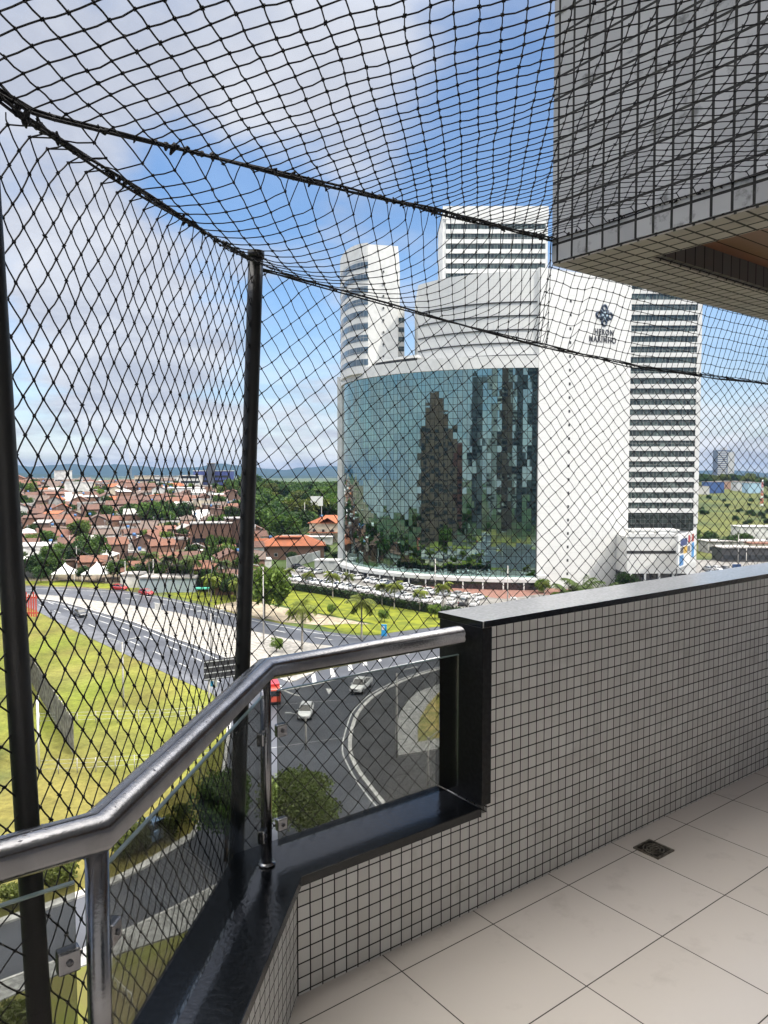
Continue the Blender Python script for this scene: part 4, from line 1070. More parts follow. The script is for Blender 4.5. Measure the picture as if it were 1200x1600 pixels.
def palm_proto(h, fr, leaf, seed, label, nf=16, group=None, droop=1.0):
    rr = random.Random(seed); t = thing('palm_tree', (0, 0, 0), label, 'palm tree', group); m = MB()
    bx, by = rr.uniform(-.25, .25), rr.uniform(-.25, .25)
    m.tube([(0, 0, -.3), (0, 0, .4), (bx * .4, by * .4, h * .4), (bx, by, h * .8), (bx, by, h)], [.26, .20, .17, .15, .11], 9); m.build('trunk', PBARK, t, uvs=False)
    m = MB(); top = Vector((bx, by, h))
    for k in range(nf):
        a = 2 * math.pi * k / nf + rr.uniform(-.2, .2); el = rr.uniform(-.25, 1.15); L_f = fr * rr.uniform(.8, 1.1); d = Vector((math.cos(a), math.sin(a), 0)); p = Vector(top); n_ = 9; dirv = d * math.cos(el) + ZV * math.sin(el); pts = [Vector(p)]
        for i in range(n_):
            dirv = (dirv - ZV * .20 * droop).normalized(); p = p + dirv * L_f / n_; pts.append(Vector(p))
        m.tube(pts, [.035] * (n_) + [.008], 3, caps=False)
        side = Vector((-d.y, d.x, 0))
        for i in range(1, n_ + 1):
            for q in range(4):
                b_ = pts[i - 1].lerp(pts[i], q / 4); ll = fr * .33 * math.sin(math.pi * (.15 + .8 * (i - 1 + q / 4) / n_)) ** .6
                for sg in (-1, 1):
                    tip = b_ + side * sg * ll * .8 - ZV * ll * rr.uniform(.25, .7) + d * ll * .3; wv = d * .10
                    m.add([b_ - wv, b_ + wv, tip], [(0, 1, 2)])
    m.build('crown', leaf, t, uvs=False); return t
def onG(px, py): p = g(px, py); return p
def onT(px, Y, dz=0):
    x = (px - 600) / FPX * Y * 1.0013; return Vector((x, Y, gz(x, Y) + dz))

# ---- trees that only the mirror glass shows
MIRT = []
# ---- big palms in the island and along the lot
pp_ = palm_proto(7.4, 3.6, LEAFP, 3, '', 26, 'palms by the road and the lawn')
for k, (px, py, s, lb) in enumerate([(472, 1016, 1.0, 'tall royal palm in the median, left one of the two biggest palms'), (565, 998, .92, 'yellow green royal palm rising behind the middle of the handrail'),
        (520, 934, .75, 'slim palm at the top edge of the lawn left of the car lot middle'), (481, 925, .62, 'short palm at the left end of the hedge'), (616, 951, .72, 'bright palm on the lawn in front of the hedge middle'),
        (597, 946, .62, 'thin palm close left of the bright palm by the hedge'), (656, 956, .60, 'small palm before the right part of the hedge'), (692, 952, .72, 'palm at the right end of the hedge near the wall cap'),
        (449, 919, .62, 'palm at the left corner of the parking lot hedge'), (545, 925, .58, 'short palm among the parked cars behind the hedge'), (850, 935, .5, 'small palm by the right end of the canopy'), (370, 945, .7, 'palm beside the mid net post on the far verge'), (330, 940, .75, 'palm on the far verge of the highway left of the mid net post')]):
    place(pp_, k > 0, onG(px, py), R.random() * 6, lb, s)
dp = palm_proto(8.5, 3.6, LEAFPD, 9, '', 18, 'dark palms at the edge of the hillside town')
for k, (px, Y, s, lb) in enumerate([(232, 196, 1.0, 'dark palm left of the three behind the red car on the far verge'), (262, 193, .95, 'dark palm between two others behind the far road'), (300, 188, 1.0, 'dark tall palm right of the grey shed on the far verge'), (345, 186, .9, 'dark palm close left of the mid net post'), (497, 420, 1.2, 'round crowned palm standing above the wood left of the glass building'), (283, 192, .8, 'short dark palm beside the grey shed')]):
    place(dp, k > 0, onT(px, Y), R.random() * 6, lb, s)
# ---- broadleaf trees
tA = tree_proto('tree', 9, 5, 3200, .42, LEAFG, 21, '', group='green trees of the town'); tB = tree_proto('tree', 7.5, 4.2, 2800, .38, LEAFD, 22, '', group='green trees of the town'); tC = tree_proto('tree', 8, 4.4, 2600, .36, LEAFL, 23, '', group='green trees of the town')
cnt = {0: 0, 1: 0, 2: 0}; protos = [tA, tB, tC]
def tree_at(kind, loc, s, label, sz=None):
    o = place(protos[kind], cnt[kind] > 0, loc, R.random() * 6.28, label, s); cnt[kind] += 1
    if sz: o.scale.z = s * sz
    return o
def hood(px, Y): return onT(px, Y)
for kind, px, Y, s, lb in [(1, 50, 212, .9, 'dark tree behind the red panel at the left'), (0, 80, 222, 1.0, 'leafy tree left of the white pavilions'), (1, 112, 232, 1.1, 'dark green tree above the left white pavilion'), (0, 143, 238, 1.15, 'broad green tree above the right white pavilion'),
        (2, 172, 250, .7, 'small light green tree right above the pavilions'), (2, 125, 292, 1.1, 'bright green round tree in the middle of the left town'), (1, 28, 330, 1.0, 'dark tree at the left edge of the town'), (0, 235, 330, 1.3, 'large green tree in the middle of the town'), (1, 258, 338, 1.4, 'large dark tree in the middle of the town, beside a green one'),
        (1, 288, 345, 1.2, 'dark tree above the brick house row'), (0, 168, 345, .9, 'green tree between brown roofs'), (1, 195, 350, .9, 'dark bush tree between brown roofs'), (0, 340, 300, 1.0, 'tree left of the mid net post in the town'), (1, 365, 330, 1.1, 'dark tree near the mid net post in the town'),
        (2, 50, 455, 1.2, 'bright round tree high in the left of the town'), (1, 33, 470, 1.0, 'dark tree at the far left skyline'), (1, 120, 500, 1.0, 'dark tree on the skyline of the town'), (0, 365, 440, 1.2, 'green tree under the blue building'),
        (0, 318, 206, .8, 'tree on the far verge right of the grey shed'), (2, 352, 182, .7, 'light shrub tree on the far verge near the mid net post'), (1, 208, 214, .8, 'dark tree behind the red car'), (0, 335, 222, .9, 'tree behind the green verge')]:
    tree_at(kind, hood(px, Y), s, lb)
for kind, px, py, s, lb in [(2, 412, 968, 1.4, 'big feathery tree right of the mid net post'), (2, 432, 1020, .32, 'young tree with a thin trunk in the median'), (2, 519, 962, .3, 'small shrub tree on the lawn left'), (2, 601, 972, .32, 'small shrub tree on the lawn middle'), (2, 680, 967, .38, 'small shrub tree on the lawn right'), (1, 403, 935, .7, 'dark tree just right of the mid net post')]:
    tree_at(kind, onG(px, py), s, lb)
for kind, px, Y, s, lb in [(1, 985, 195, .85, 'dark tree in front of the podium at the foot of the banded tower'), (2, 870, 178, .3, 'low shrub by the foot of the blank white wall'), (2, 850, 186, .55, 'light tree beside the canopy end'), (2, 1010, 182, .35, 'yellow green shrub before the podium'), (2, 1040, 184, .33, 'second yellow green shrub before the podium'), (0, 985, 176, .35, 'green shrub right of the blank wall foot'), (1, 508, 262, .55, 'dark tree between the orange roofed houses'), (1, 527, 245, .5, 'dark bush beside the guard house'),
        (1, 432, 262, .5, 'dark bush below the large orange roof'), (1, 455, 250, .45, 'dark bush left of the white boundary wall'), (1, 1110, 330, .9, 'dark tree left of the sheds on the green slope'), (1, 1140, 300, 1.0, 'dark tree before the sheds on the green slope'), (0, 1085, 340, .8, 'dark tree right behind the banded tower'), (0, 1150, 212, .45, 'round hedge tree at the edge of the right car lot'), (2, 1185, 196, .6, 'light tree at the right edge of the right car lot'), (0, 1165, 310, .9, 'tree in front of the far shed roofs')]:
    tree_at(kind, onT(px, Y, -1.0 if px > 900 else 0), s, lb)
for k, (px, Y, kd, s) in enumerate([(62, 204, 1, .6), (78, 212, 0, .7), (128, 207, 1, .55), (182, 206, 0, .7), (205, 203, 2, .6), (222, 204, 1, .7), (248, 200, 0, .75), (275, 197, 1, .8), (292, 196, 0, .7), (306, 192, 2, .6), (325, 190, 1, .75), (338, 184, 0, .6), (358, 178, 1, .65), (375, 174, 2, .6), (388, 178, 1, .7), (385, 212, 0, .8)]):
    o = tree_at(kd, onT(px, Y), s, 'roadside tree on the far verge, %s of sixteen from the left' % ORD[k] if k < 15 else 'roadside tree on the far verge nearest the mid net post'); o['group'] = 'roadside trees on the far verge'
# bushy palms at the foot of the blank wall
bp_ = palm_proto(1.2, 3.4, LEAFPD, 31, '', 26, 'low bushy palms at the foot of the blank wall', droop=.8)
for k, (px, Y, s, lb) in enumerate([(893, 182, 1.0, 'leftmost low bushy palm before the blank white wall'), (915, 184, 1.25, 'largest low bushy palm before the blank white wall'), (940, 183, 1.0, 'rightmost low bushy palm before the blank white wall')]):
    place(bp_, k > 0, onT(px, Y, -.6), R.random() * 6, lb, s * 1.75)
# the wood
wd = tree_proto('tree', 11, 6, 2200, .62, LEAFD, 41, '', group='trees of the wood behind the orange roofs'); wd2 = tree_proto('tree', 10, 5.5, 2200, .6, LEAFG, 42, '', group='trees of the wood behind the orange roofs'); wd3 = tree_proto('tree', 12, 6, 2000, .6, LEAFO, 43, '', group='trees of the wood behind the orange roofs')
used = [0, 0, 0]
WL = ['dark green tree of the dense wood behind the orange roofed houses', 'mid green tree of the dense wood behind the orange roofed houses', 'olive green tree of the dense wood behind the orange roofed houses']
fw = MB(); rw_ = random.Random(77)
for k in range(150):
    Y = rw_.uniform(520, 900); px = rw_.uniform(380, 555); c = onT(px, Y, 6)
    for q in range(170):
        d = Vector((rw_.gauss(0, 1), rw_.gauss(0, 1), rw_.gauss(0, 1))).normalized() * rw_.uniform(.6, 1.05); leafquad(fw, c + Vector((d.x * 6.5, d.y * 6.5, d.z * 4.5)), 1.1, rw_)
fwo = fw.build('far_wood', LEAFG, uvs=False); tag(fwo, 'far part of the wood merging into the plain left of the glass building', 'wood', kind='stuff')
for k in range(105):
    Y = 300 + 230 * (k / 105) ** 1.1; px = R.uniform(388, 548)
    if px > 470 and Y < 335: Y += 60
    kd = R.choice([0, 0, 1, 1, 1, 2]); place([wd, wd2, wd3][kd], used[kd], onT(px, Y), R.random() * 6, WL[kd], R.uniform(.75, 1.15)); used[kd] = 1
# scrub on the right slope and skyline trees
for k in range(28):
    Y = R.choice([R.uniform(760, 900), R.uniform(900, 1250)]); px = R.uniform(1086, 1230); o = place([wd, wd3, wd2][k % 3], 1, onT(px, Y, -1), R.random() * 6, 'dark tree on the far skyline right of the banded tower', R.uniform(.8, 1.3)); o['group'] = 'far skyline trees at the right'
for k in range(30):
    Y = R.uniform(400, 640); px = R.uniform(1090, 1225); o = place(protos[1], 1, onT(px, Y, -1), R.random() * 6, 'low dark shrub on the green slope at the right', R.uniform(.3, .6)); o['group'] = 'shrubs on the green slope'; o.name = 'shrub'; o['category'] = 'shrub'
for k in range(46):
    x = R.uniform(-230, -45); y = R.uniform(-20, 150)
    if x / max(y, 5) > -.60: continue
    if abs(x + 84) < 34 and abs(y - 108) < 34: continue
    o = place([wd, wd2, wd3][k % 3], 1, (x, y, GZ), R.random() * 6, 'dark tree outside the left of the view, mirrored low in the curved glass', R.uniform(.6, 1.1)); o['group'] = 'trees mirrored in the curved glass'
# hedge
HP = [g(*p) for p in [(432, 916), (452, 921), (520, 931), (600, 945), (670, 957), (735, 964)]]
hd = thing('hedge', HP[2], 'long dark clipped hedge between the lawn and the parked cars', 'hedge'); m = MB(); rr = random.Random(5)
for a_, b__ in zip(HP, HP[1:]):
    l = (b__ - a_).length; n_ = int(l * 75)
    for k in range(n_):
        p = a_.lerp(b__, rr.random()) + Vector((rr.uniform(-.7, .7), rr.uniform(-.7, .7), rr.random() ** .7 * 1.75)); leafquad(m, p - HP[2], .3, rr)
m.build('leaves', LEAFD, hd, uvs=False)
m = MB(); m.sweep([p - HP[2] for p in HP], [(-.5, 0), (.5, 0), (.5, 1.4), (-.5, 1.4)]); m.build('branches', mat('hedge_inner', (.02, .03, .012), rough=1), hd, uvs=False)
# near tree and bushes below the balcony
nt_ = tree_proto('street_tree', 5.4, 3.3, 16000, .15, leafmat('leaf_street', (.095, .125, .035)), 51, 'round olive green tree by the street right below the glass pane', flat=.55, clumps=30); p = g(470, 1318, GZ); nt_.location = (p.x, p.y, GZ)
nt2 = tree_proto('street_tree', 7.0, 2.6, 9000, .16, LEAFG, 52, 'dark street tree seen through the angled glass pane', flat=.9, clumps=24); p = g(352, 1345); nt2.location = (p.x, p.y, GZ)
bsh = tree_proto('bush', 1.9, 1.3, 1600, .13, LEAFO, 53, '', group='bushes along the street kerb', cat='bush', clumps=10)
for k, (px, py, lb) in enumerate([(196, 1340, 'leftmost bush above the street kerb behind the angled glass'), (222, 1328, 'second bush above the street kerb, by the blue and white van'), (262, 1310, 'bush beside the white kerb end'), (283, 1288, 'bush right of the van at the kerb end'), (110, 1378, 'grey green bush above the kerb beside the nearest post'), (85, 1385, 'bush above the kerb left of the nearest post'), (20, 1420, 'bush at the left edge above the kerb')]):
    place(bsh, k > 0, onG(px, py), R.random() * 6, lb, R.uniform(.8, 1.2))
bsh2 = place(bsh, 1, onG(20, 1640), 1, 'bright green bush on the lawn at the lower left corner', 1.2)

# ================================================================ CARS
TYRE = mat('tyre', (.02, .02, .02), rough=.8); RIM = mat('rim', (.35, .35, .36), rough=.35, metal=.8); CGL = mat('car_glass', (.015, .018, .02), rough=.06, spec=.9, var=.3, scale=2); LMP = mat('lamp_glass', (.75, .75, .72), rough=.15); TLP = mat('tail_glass', (.35, .02, .02), rough=.2); TRIM = mat('trim_black', (.02, .02, .02), rough=.5)
def paint(name, c): return mat('paint_' + name, c, rough=.28, var=.06, scale=2, spec=.6, coat=.6)
PW, PS, PD, PR, PB_ = paint('white', (.72, .72, .71)), paint('silver', (.36, .37, .38)), paint('dark', (.03, .033, .04)), paint('red', (.42, .02, .02)), paint('grey', (.12, .125, .13))
def car_proto(paint_, kind='sedan', name='parked_car', label='', group=None):
    t = thing(name, (0, 0, 0), label, 'car', group); Lc = 4.3 if kind != 'pickup' else 5.2; W = .86 if kind != 'pickup' else .93
    up = .12 if kind == 'pickup' else 0
    if kind == 'pickup': st = [(-2.6, .80, .52, .98), (-2.5, .9, .42, 1.08), (-1.2, .93, .40, 1.10), (.2, .93, .40, 1.10), (1.1, .93, .40, 1.12), (2.2, .9, .40, 1.02), (2.55, .78, .45, .85), (2.62, .7, .52, .72)]
    else: st = [(-2.15, .68, .40, .78), (-2.08, .80, .30, .95), (-1.3, .86, .26, 1.0), (0, .87, .25, .98), (1.0, .86, .26, .93), (1.75, .80, .28, .80), (2.08, .68, .34, .66), (2.16, .55, .40, .55)]
    m = MB(); vs = []; fs = []
    for x, w_, zb, zt in st: zm = (zb + zt) * .55; vs += [(x, -w_ * .92, zb), (x, -w_, zm), (x, -w_ * .97, zt - .06), (x, -w_ * .86, zt), (x, w_ * .86, zt), (x, w_ * .97, zt - .06), (x, w_, zm), (x, w_ * .92, zb)]
    for i in range(len(st) - 1): fs += [(i * 8 + k, (i + 1) * 8 + k, (i + 1) * 8 + (k + 1) % 8, i * 8 + (k + 1) % 8)[::-1] for k in range(8)]
    fs += [tuple(range(8)), tuple(range((len(st) - 1) * 8, len(st) * 8))[::-1]]; m.add([Vector(v) for v in vs], [f[::-1] for f in fs])
    if kind == 'pickup':
        m.build('body', paint_, t, uvs=False, bevel=.03); cab = [(-.75, 1.08), (-.55, 1.72), (.75, 1.74), (1.35, 1.10)]
        m2 = MB(); m2.box(-2.42, -.76, 1.085, -.85, .76, 1.10); m2.build('cargo_bed', TRIM, t, uvs=False)
        m2 = MB(); m2.box(-2.55, -.9, 1.08, -.8, -.78, 1.16).box(-2.55, .78, 1.08, -.8, .9, 1.16).box(-2.6, -.78, 1.02, -2.5, .78, 1.16); m2.build('bed_side', paint_, t, uvs=False)
    else:
        m.build('body', paint_, t, uvs=False, bevel=.03); cab = [(-1.95 if kind == 'hatch' else -1.75, .96), (-1.45 if kind == 'hatch' else -1.15, 1.44), (.25, 1.46), (1.05, .93)]
    def cabin(c, w0, w1, z_in, nm, mt, grow=0):
        m = MB(); P = []
        for (x, z), w_ in zip(c, (w0, w1, w1, w0)): P += [(x, -w_, z), (x, w_, z)]
        m.add([Vector(p_) for p_ in P], [(0, 2, 4, 6), (7, 5, 3, 1), (0, 1, 3, 2), (4, 5, 7, 6), (2, 3, 5, 4), (0, 6, 7, 1)]); return m.build(nm, mt, t, uvs=False, bevel=.02)
    cabin(cab, W * .86, W * .70, 0, 'windows', CGL)
    m = MB(); (x0, z0), (x1, z1), (x2, z2), (x3, z3) = cab
    m.box(x1 - .05, -W * .72, z1 - .01, x2 + .03, W * .72, z1 + .045)
    for s in (-1, 1):
        for (xa, za, xb, zb_) in ((x0, z0, x1, z1), (x3, z3, x2, z2), ((x1 + x2) / 2 - .1, z0, (x1 + x2) / 2 - .1, z1)):
            m.tube([(xa, s * W * .865, za), (xb, s * W * .715, zb_ + .01)], .042, 5)
    m.build('roof', paint_, t, uvs=False)
    for x in ((-1.35, 1.35) if kind != 'pickup' else (-1.65, 1.6)):
        for s in (-1, 1):
            r_ = .31 if kind != 'pickup' else .38
            m = MB(); m.tube([(x, s * (W - .2), r_), (x, s * (W + .01), r_)], r_, 16); wh = m.build('wheel', TYRE, t, uvs=False)
            m = MB(); m.tube([(x, s * (W + .005), r_), (x, s * (W + .02), r_)], r_ * .62, 12); m.build('rim', RIM, wh, uvs=False)
    zf = .62 if kind != 'pickup' else .85; xf = 2.02 if kind != 'pickup' else 2.5
    for s in (-1, 1):
        m = MB(); m.box(xf - .08, s * .5 - .16, zf - .08, xf + .07, s * .5 + .16, zf + .06); m.build('headlight', LMP, t, uvs=False, bevel=.02)
        m = MB(); m.box(-xf - .12, s * .6 - .1, .75 + up, -xf + .0, s * .6 + .1, .90 + up); m.build('taillight', TLP, t, uvs=False)
        m = MB(); m.box(x3 - .28, s * (W + .06) - .08, z3 + .02, x3 - .14, s * (W + .06) + .08, z3 + .14); m.build('mirror', paint_, t, uvs=False)
    m = MB(); m.box(xf, -.42, zf - .16, xf + .14, .42, zf - .04); m.build('grille', TRIM, t, uvs=False)
    return t
def put_px(o, px, py, heading, z=GZ, dz=.05):
    p = g(px, py, z); o.location = (p.x, p.y, z + dz); o.rotation_euler = (0, 0, heading); return o
def hd(p, q): a_, b__ = g(*p), g(*q); return math.atan2(b__.y - a_.y, b__.x - a_.x)
wc = car_proto(PW, 'sedan', 'car', 'white sedan driving towards the balcony on the dark junction'); put_px(wc, 478, 1119, hd((484, 1098), (471, 1132)), dz=.06)
pk = car_proto(PW, 'pickup', 'pickup_truck', 'white pickup truck turning in the junction near the curved kerb'); put_px(pk, 564, 1079, hd((578, 1068), (550, 1092)), dz=.08); pk['category'] = 'pickup'
dc = car_proto(PD, 'sedan', 'car', 'black car driving on the near carriageway of the highway'); put_px(dc, 126, 963, hd((90, 945), (150, 971)), dz=.06)
rc = car_proto(PR, 'hatch', 'car', 'red hatchback on the far carriageway by the grey shed'); put_px(rc, 229, 930, hd((193, 926), (240, 932)), dz=.06)
rc2 = copy_tree(rc); rc2['label'] = 'red car half hidden beside the right white pavilion'; put_px(rc2, 187, 922, hd((193, 923), (240, 930)) + .3)
van = car_proto(paint('blue', (.12, .20, .32)), 'hatch', 'car', 'blue and white van parked by the bushes above the street kerb'); put_px(van, 242, 1312, hd((176, 1376), (299, 1305))); van.scale = (1, 1, 1.2)
trk = thing('truck', (0, 0, 0), 'small red truck waiting at the junction just right of the handrail corner', 'truck')
m = MB(); m.box(-2.6, -1, .7, .9, 1, 2.5); m.build('cargo_box', PR, trk, uvs=False, bevel=.04)
m = MB(); m.box(1.0, -.95, .5, 2.4, .95, 2.2); m.build('cab', paint('truck_red', (.40, .06, .03)), trk, uvs=False, bevel=.12)
m = MB(); m.box(2.2, -.8, 1.3, 2.42, .8, 2.0); m.build('windscreen', CGL, trk, uvs=False)
m = MB(); m.box(-2.6, -.8, .4, 2.3, .8, .7); m.build('chassis', TRIM, trk, uvs=False)
for x in (-1.7, 1.6):
    for s in (-1, 1): m = MB(); m.tube([(x, s * .7, .42), (x, s * .98, .42)], .42, 14); m.build('wheel', TYRE, trk, uvs=False)
put_px(trk, 424, 1096, hd((415, 1078), (428, 1110)), dz=.06)
# car park
GP = 'cars parked in front of the curved building'
cps = [car_proto(PW, 'hatch', 'parked_car', '', GP), car_proto(PW, 'sedan', 'parked_car', '', GP), car_proto(PS, 'sedan', 'parked_car', '', GP), car_proto(PB_, 'hatch', 'parked_car', '', GP), car_proto(PD, 'sedan', 'parked_car', '', GP), car_proto(PR, 'hatch', 'parked_car', '', GP)]
cn = ['white hatchback', 'white sedan', 'silver sedan', 'grey hatchback', 'black sedan', 'red hatchback']; cu_ = [0] * 6
def parkrow(P, spacing, cols_, rowname, rot, dzf=None, offs=.05):
    P = [Vector(p) for p in P]; tot = sum((b__ - a_).length for a_, b__ in zip(P, P[1:])); n_ = int(tot / spacing); k_ = 0
    for i in range(n_):
        s = spacing * (i + .5); acc = 0
        for a_, b__ in zip(P, P[1:]):
            l = (b__ - a_).length
            if s <= acc + l: break
            acc += l
        p = a_.lerp(b__, (s - acc) / l); d = (b__ - a_).normalized()
        if R.random() < .06: continue
        c = R.choice(cols_); z = gz(p.x, p.y) + offs; k_ += 1
        o = place(cps[c], cu_[c], (p.x + R.uniform(-.2, .2), p.y + R.uniform(-.3, .3), z), math.atan2(d.y, d.x) + rot + R.uniform(-.06, .06) + (math.pi if R.random() < .3 else 0), '%s, %s from the left %s' % (cn[c], ORD[k_ - 1], rowname)); cu_[c] = 1
W_ = [0, 0, 0, 0, 1, 1, 1, 2, 2, 4]
parkrow([g(444, 903), g(470, 908), g(520, 917), g(600, 930), g(670, 942), g(760, 948)], 2.9, W_, 'in the parking row along the hedge', math.pi / 2)
parkrow([g(470, 893), g(530, 901), g(600, 914), g(640, 922), g(700, 932), g(770, 940)], 3.0, W_, 'in the middle row of the car lot', math.pi / 2)
parkrow([g(452, 889), g(500, 887)], 5.4, [3, 4, 2], 'in the short row beside the guard house', 0)
parkrow([g(545, 896), g(600, 906)], 3.2, [1, 3, 2, 1], 'in the short row under the canopy', math.pi / 2)
parkrow([g(790, 943), g(900, 946)], 4, W_, 'in the row right of the red paving', math.pi / 2)
RL = lambda px, Y: onT(px, Y)
ROWS = [([RL(1078, 190), RL(1135, 205)], 'in the lot row nearest the billboard', [4, 4, 3, 5, 1, 2, 0]), ([RL(1088, 200), RL(1140, 214)], 'in the second row behind the billboard', [4, 3, 5, 1, 2]), ([RL(1102, 240), RL(1150, 240)], 'in the far row of the right car lot', [1, 2, 2, 4]), ([RL(1105, 228), RL(1145, 228)], 'in the row before the farthest of the right lot', [4, 0, 2]), ([RL(1148, 205), RL(1190, 206)], 'by the round hedge of the right car lot', [0, 1])]
for P, nm, cc_ in ROWS: parkrow(P, 2.7, cc_, nm, math.pi / 2 + .3, offs=.2)
for i in range(6):
    if not cu_[i]:
        for ch in list(cps[i].children_recursive): bpy.data.objects.remove(ch)
        bpy.data.objects.remove(cps[i])
# lot surface at the right
m = MB(); vs = []; fs = []
for j in range(9):
    for i in range(13):
        Y = 170 + j * 12.5; px = 985 + i * 24; p = onT(px, Y); vs.append((p.x, p.y, p.z + .15))
for j in range(8):
    for i in range(12): a_ = j * 13 + i; fs.append((a_, a_ + 1, a_ + 14, a_ + 13))
m.add(vs, fs); struct(m.build('parking_lot', LOT, uvs=False))

# ================================================================ STREET LAMPS, POLES, SIGNS
LPM = mat('lamp_steel', (.42, .43, .43), rough=.5, metal=.3, var=.2, scale=2); CONC = mat('pole_concrete', (.45, .43, .40), rough=.85, var=.2, scale=2)
def lamp_(loc, H, arms, label, rz=0, group='street lamps'):
    t = thing('street_lamp', loc, label, 'street lamp', group, rz); m = MB(); m.tube([(0, 0, -.3), (0, 0, H * .5), (0, 0, H)], [.14, .11, .08], 8); m.build('pole', CONC, t, uvs=False)
    for s in arms:
        m = MB(); m.tube([(0, 0, H - .2), (s * .9, 0, H + .35), (s * 1.9, 0, H + .5)], .05, 6); m.build('arm', LPM, t, uvs=False)
        m = MB(); m.box(s * 1.9 - .35, -.14, H + .42, s * 1.9 + .35, .14, H + .56); m.build('lamp_head', LPM, t, uvs=False, bevel=.04)
def Hpx(pyb, pyt):
    D = 30 * FPX / (pyb - 740); return (pyb - pyt) / FPX * D
lamp_(g(193, 1105), Hpx(1105, 1002), (-1, 1), 'double armed street lamp standing in the green field', .2)
lamp_(g(412, 1008), Hpx(1008, 885), (-1,), 'tall single lamp pole in the median right of the mid net post', .4)
lamp_(g(330, 1022), Hpx(1022, 958), (-1, 1), 'double armed lamp in the median left of the mid net post', .3)
lamp_(g(669, 1237), Hpx(1237, 1150), (1,), 'thin lamp pole inside the curved kerb seen through the glass', .4)
lamp_(g(620, 1185), Hpx(1185, 1050), (1,), 'thin tall lamp pole left of the dry grass patch', .2)
lamp_(g(478, 1172), Hpx(1172, 1120), (-1,), 'short lamp post by the junction below the white sedan')
def pole_(loc, H, label, cross=False):
    t = thing('utility_pole', loc, label, 'pole', 'utility poles'); m = MB(); m.tube([(0, 0, -.3), (0, 0, H)], [.16, .10], 8); m.build('shaft', CONC, t, uvs=False)
    if cross: m = MB(); m.box(-1, -.06, H - .7, 1, .06, H - .55); m.build('crossarm', BARK, t, uvs=False)
pole_(g(240, 922), 8.0, 'pale utility pole beside the grey shed on the far verge', True)
pole_(g(196, 918), 7, 'utility pole right of the white pavilions'); pole_(onT(118, 215), 9, 'utility pole standing between the two white pavilions', True); pole_(onT(108, 245), 9, 'utility pole above the left pavilion', True)
pole_(onT(476, 330), 13, 'pale pole rising from the wood left of the second orange roof'); pole_(g(541, 905), 8, 'thin pole in front of the left end of the canopy')
pole_(g(680, 930), 9, 'flag pole before the canopy middle'); pole_(g(793, 945), 9, 'thin pole right of the red paving'); pole_(onT(1168, 232), 9, 'pole in the right car lot'); pole_(onT(1155, 262), 10, 'pole before the dark shed')
# wires between the poles on the far verge
wp = [onT(20, 222) + ZV * 8.6, onT(118, 215) + ZV * 8.6, g(196, 918) + ZV * 6.8, g(240, 922) + ZV * 7.6, onT(330, 186) + ZV * 8.4, onT(392, 172) + ZV * 8.4]
wl = thing('power_line', wp[1], 'thin dark power wires strung along the poles of the far verge', 'wires')
for q in range(3):
    m = MB()
    for a_, b__ in zip(wp, wp[1:]): m.tube([a_.lerp(b__, t_ / 8) - wp[1] + Vector((0, .45 * (q - 1), -.25 * q - 1.0 * math.sin(math.pi * t_ / 8))) for t_ in range(9)], .035, 4, caps=False)
    m.build('wire', TRIM, wl, uvs=False)
pole_(onT(330, 186), 9, 'utility pole on the far verge left of the mid net post', True)
# antenna
an = thing('antenna_mast', onT(205, 560), 'thin lattice antenna mast above the skyline of the town', 'antenna'); m = MB()
for s in range(3):
    a_ = s * 2.094; m.tube([(math.cos(a_) * .9, math.sin(a_) * .9, 0), (math.cos(a_) * .3, math.sin(a_) * .3, 30)], .12, 4)
m.build('legs', LPM, an, uvs=False); m = MB()
for k in range(14): z = k * 2.1; w_ = .9 - .6 * z / 30; m.box(-w_, -.05, z, w_, .05, z + .12)
m.build('rungs', LPM, an, uvs=False); m = MB(); m.tube([(0, 0, 30), (0, 0, 36)], .08, 5).box(-.6, -.2, 26, .6, .2, 28); m.build('aerial', LPM, an, uvs=False)
# sign frame in the median
sf = thing('sign_frame', g(247, 966), 'two white posts of a small sign frame standing in the paved median', 'sign'); Hs = Hpx(966, 942)
for s in (-.55, .55): m = MB(); m.box(s - .07, -.07, 0, s + .07, .07, Hs); m.build('post', WHITEP, sf, uvs=False)
m = MB(); m.box(-.48, -.04, Hs * .55, .48, .04, Hs * .98); m.build('board', mat('sign_back', (.5, .5, .48)), sf, uvs=False)
tt = thing('totem_sign', g(600, 994), 'small blue and green totem sign at the edge of the lawn', 'sign'); m = MB(); m.box(-.5, -.12, 0, .5, .12, 2.2); m.build('panel', mat('totem_blue', (.02, .25, .50), rough=.4), tt, uvs=False, bevel=.04); m = MB(); m.box(-.4, -.14, 1.2, .1, -.11, 1.9); m.build('mark', WHITEP, tt, uvs=False)
tt = thing('totem_sign', onT(1153, 196), 'tall dark blue totem sign beside the right car lot', 'sign'); m = MB(); m.box(-1.1, -.25, 0, 1.1, .25, 7.6); m.build('panel', mat('totem_navy', (.02, .05, .13), rough=.4), tt, uvs=False, bevel=.05); m = MB(); m.box(-.7, -.3, 5.6, .7, -.2, 6.8); m.build('mark', WHITEP, tt, uvs=False)
tt = thing('bus_stop', g(316, 933), 'small green roofed shelter on the far verge', 'shelter'); m = MB(); m.box(-1.6, -1, 2.0, 1.6, 1, 2.3); m.build('roof', mat('green_roof', (.05, .32, .22)), tt, uvs=False, bevel=.05)
for s in (-1.4, 1.4): m = MB(); m.tube([(s, .7, 0), (s, .7, 2.0)], .06, 6); m.build('post', LPM, tt, uvs=False)
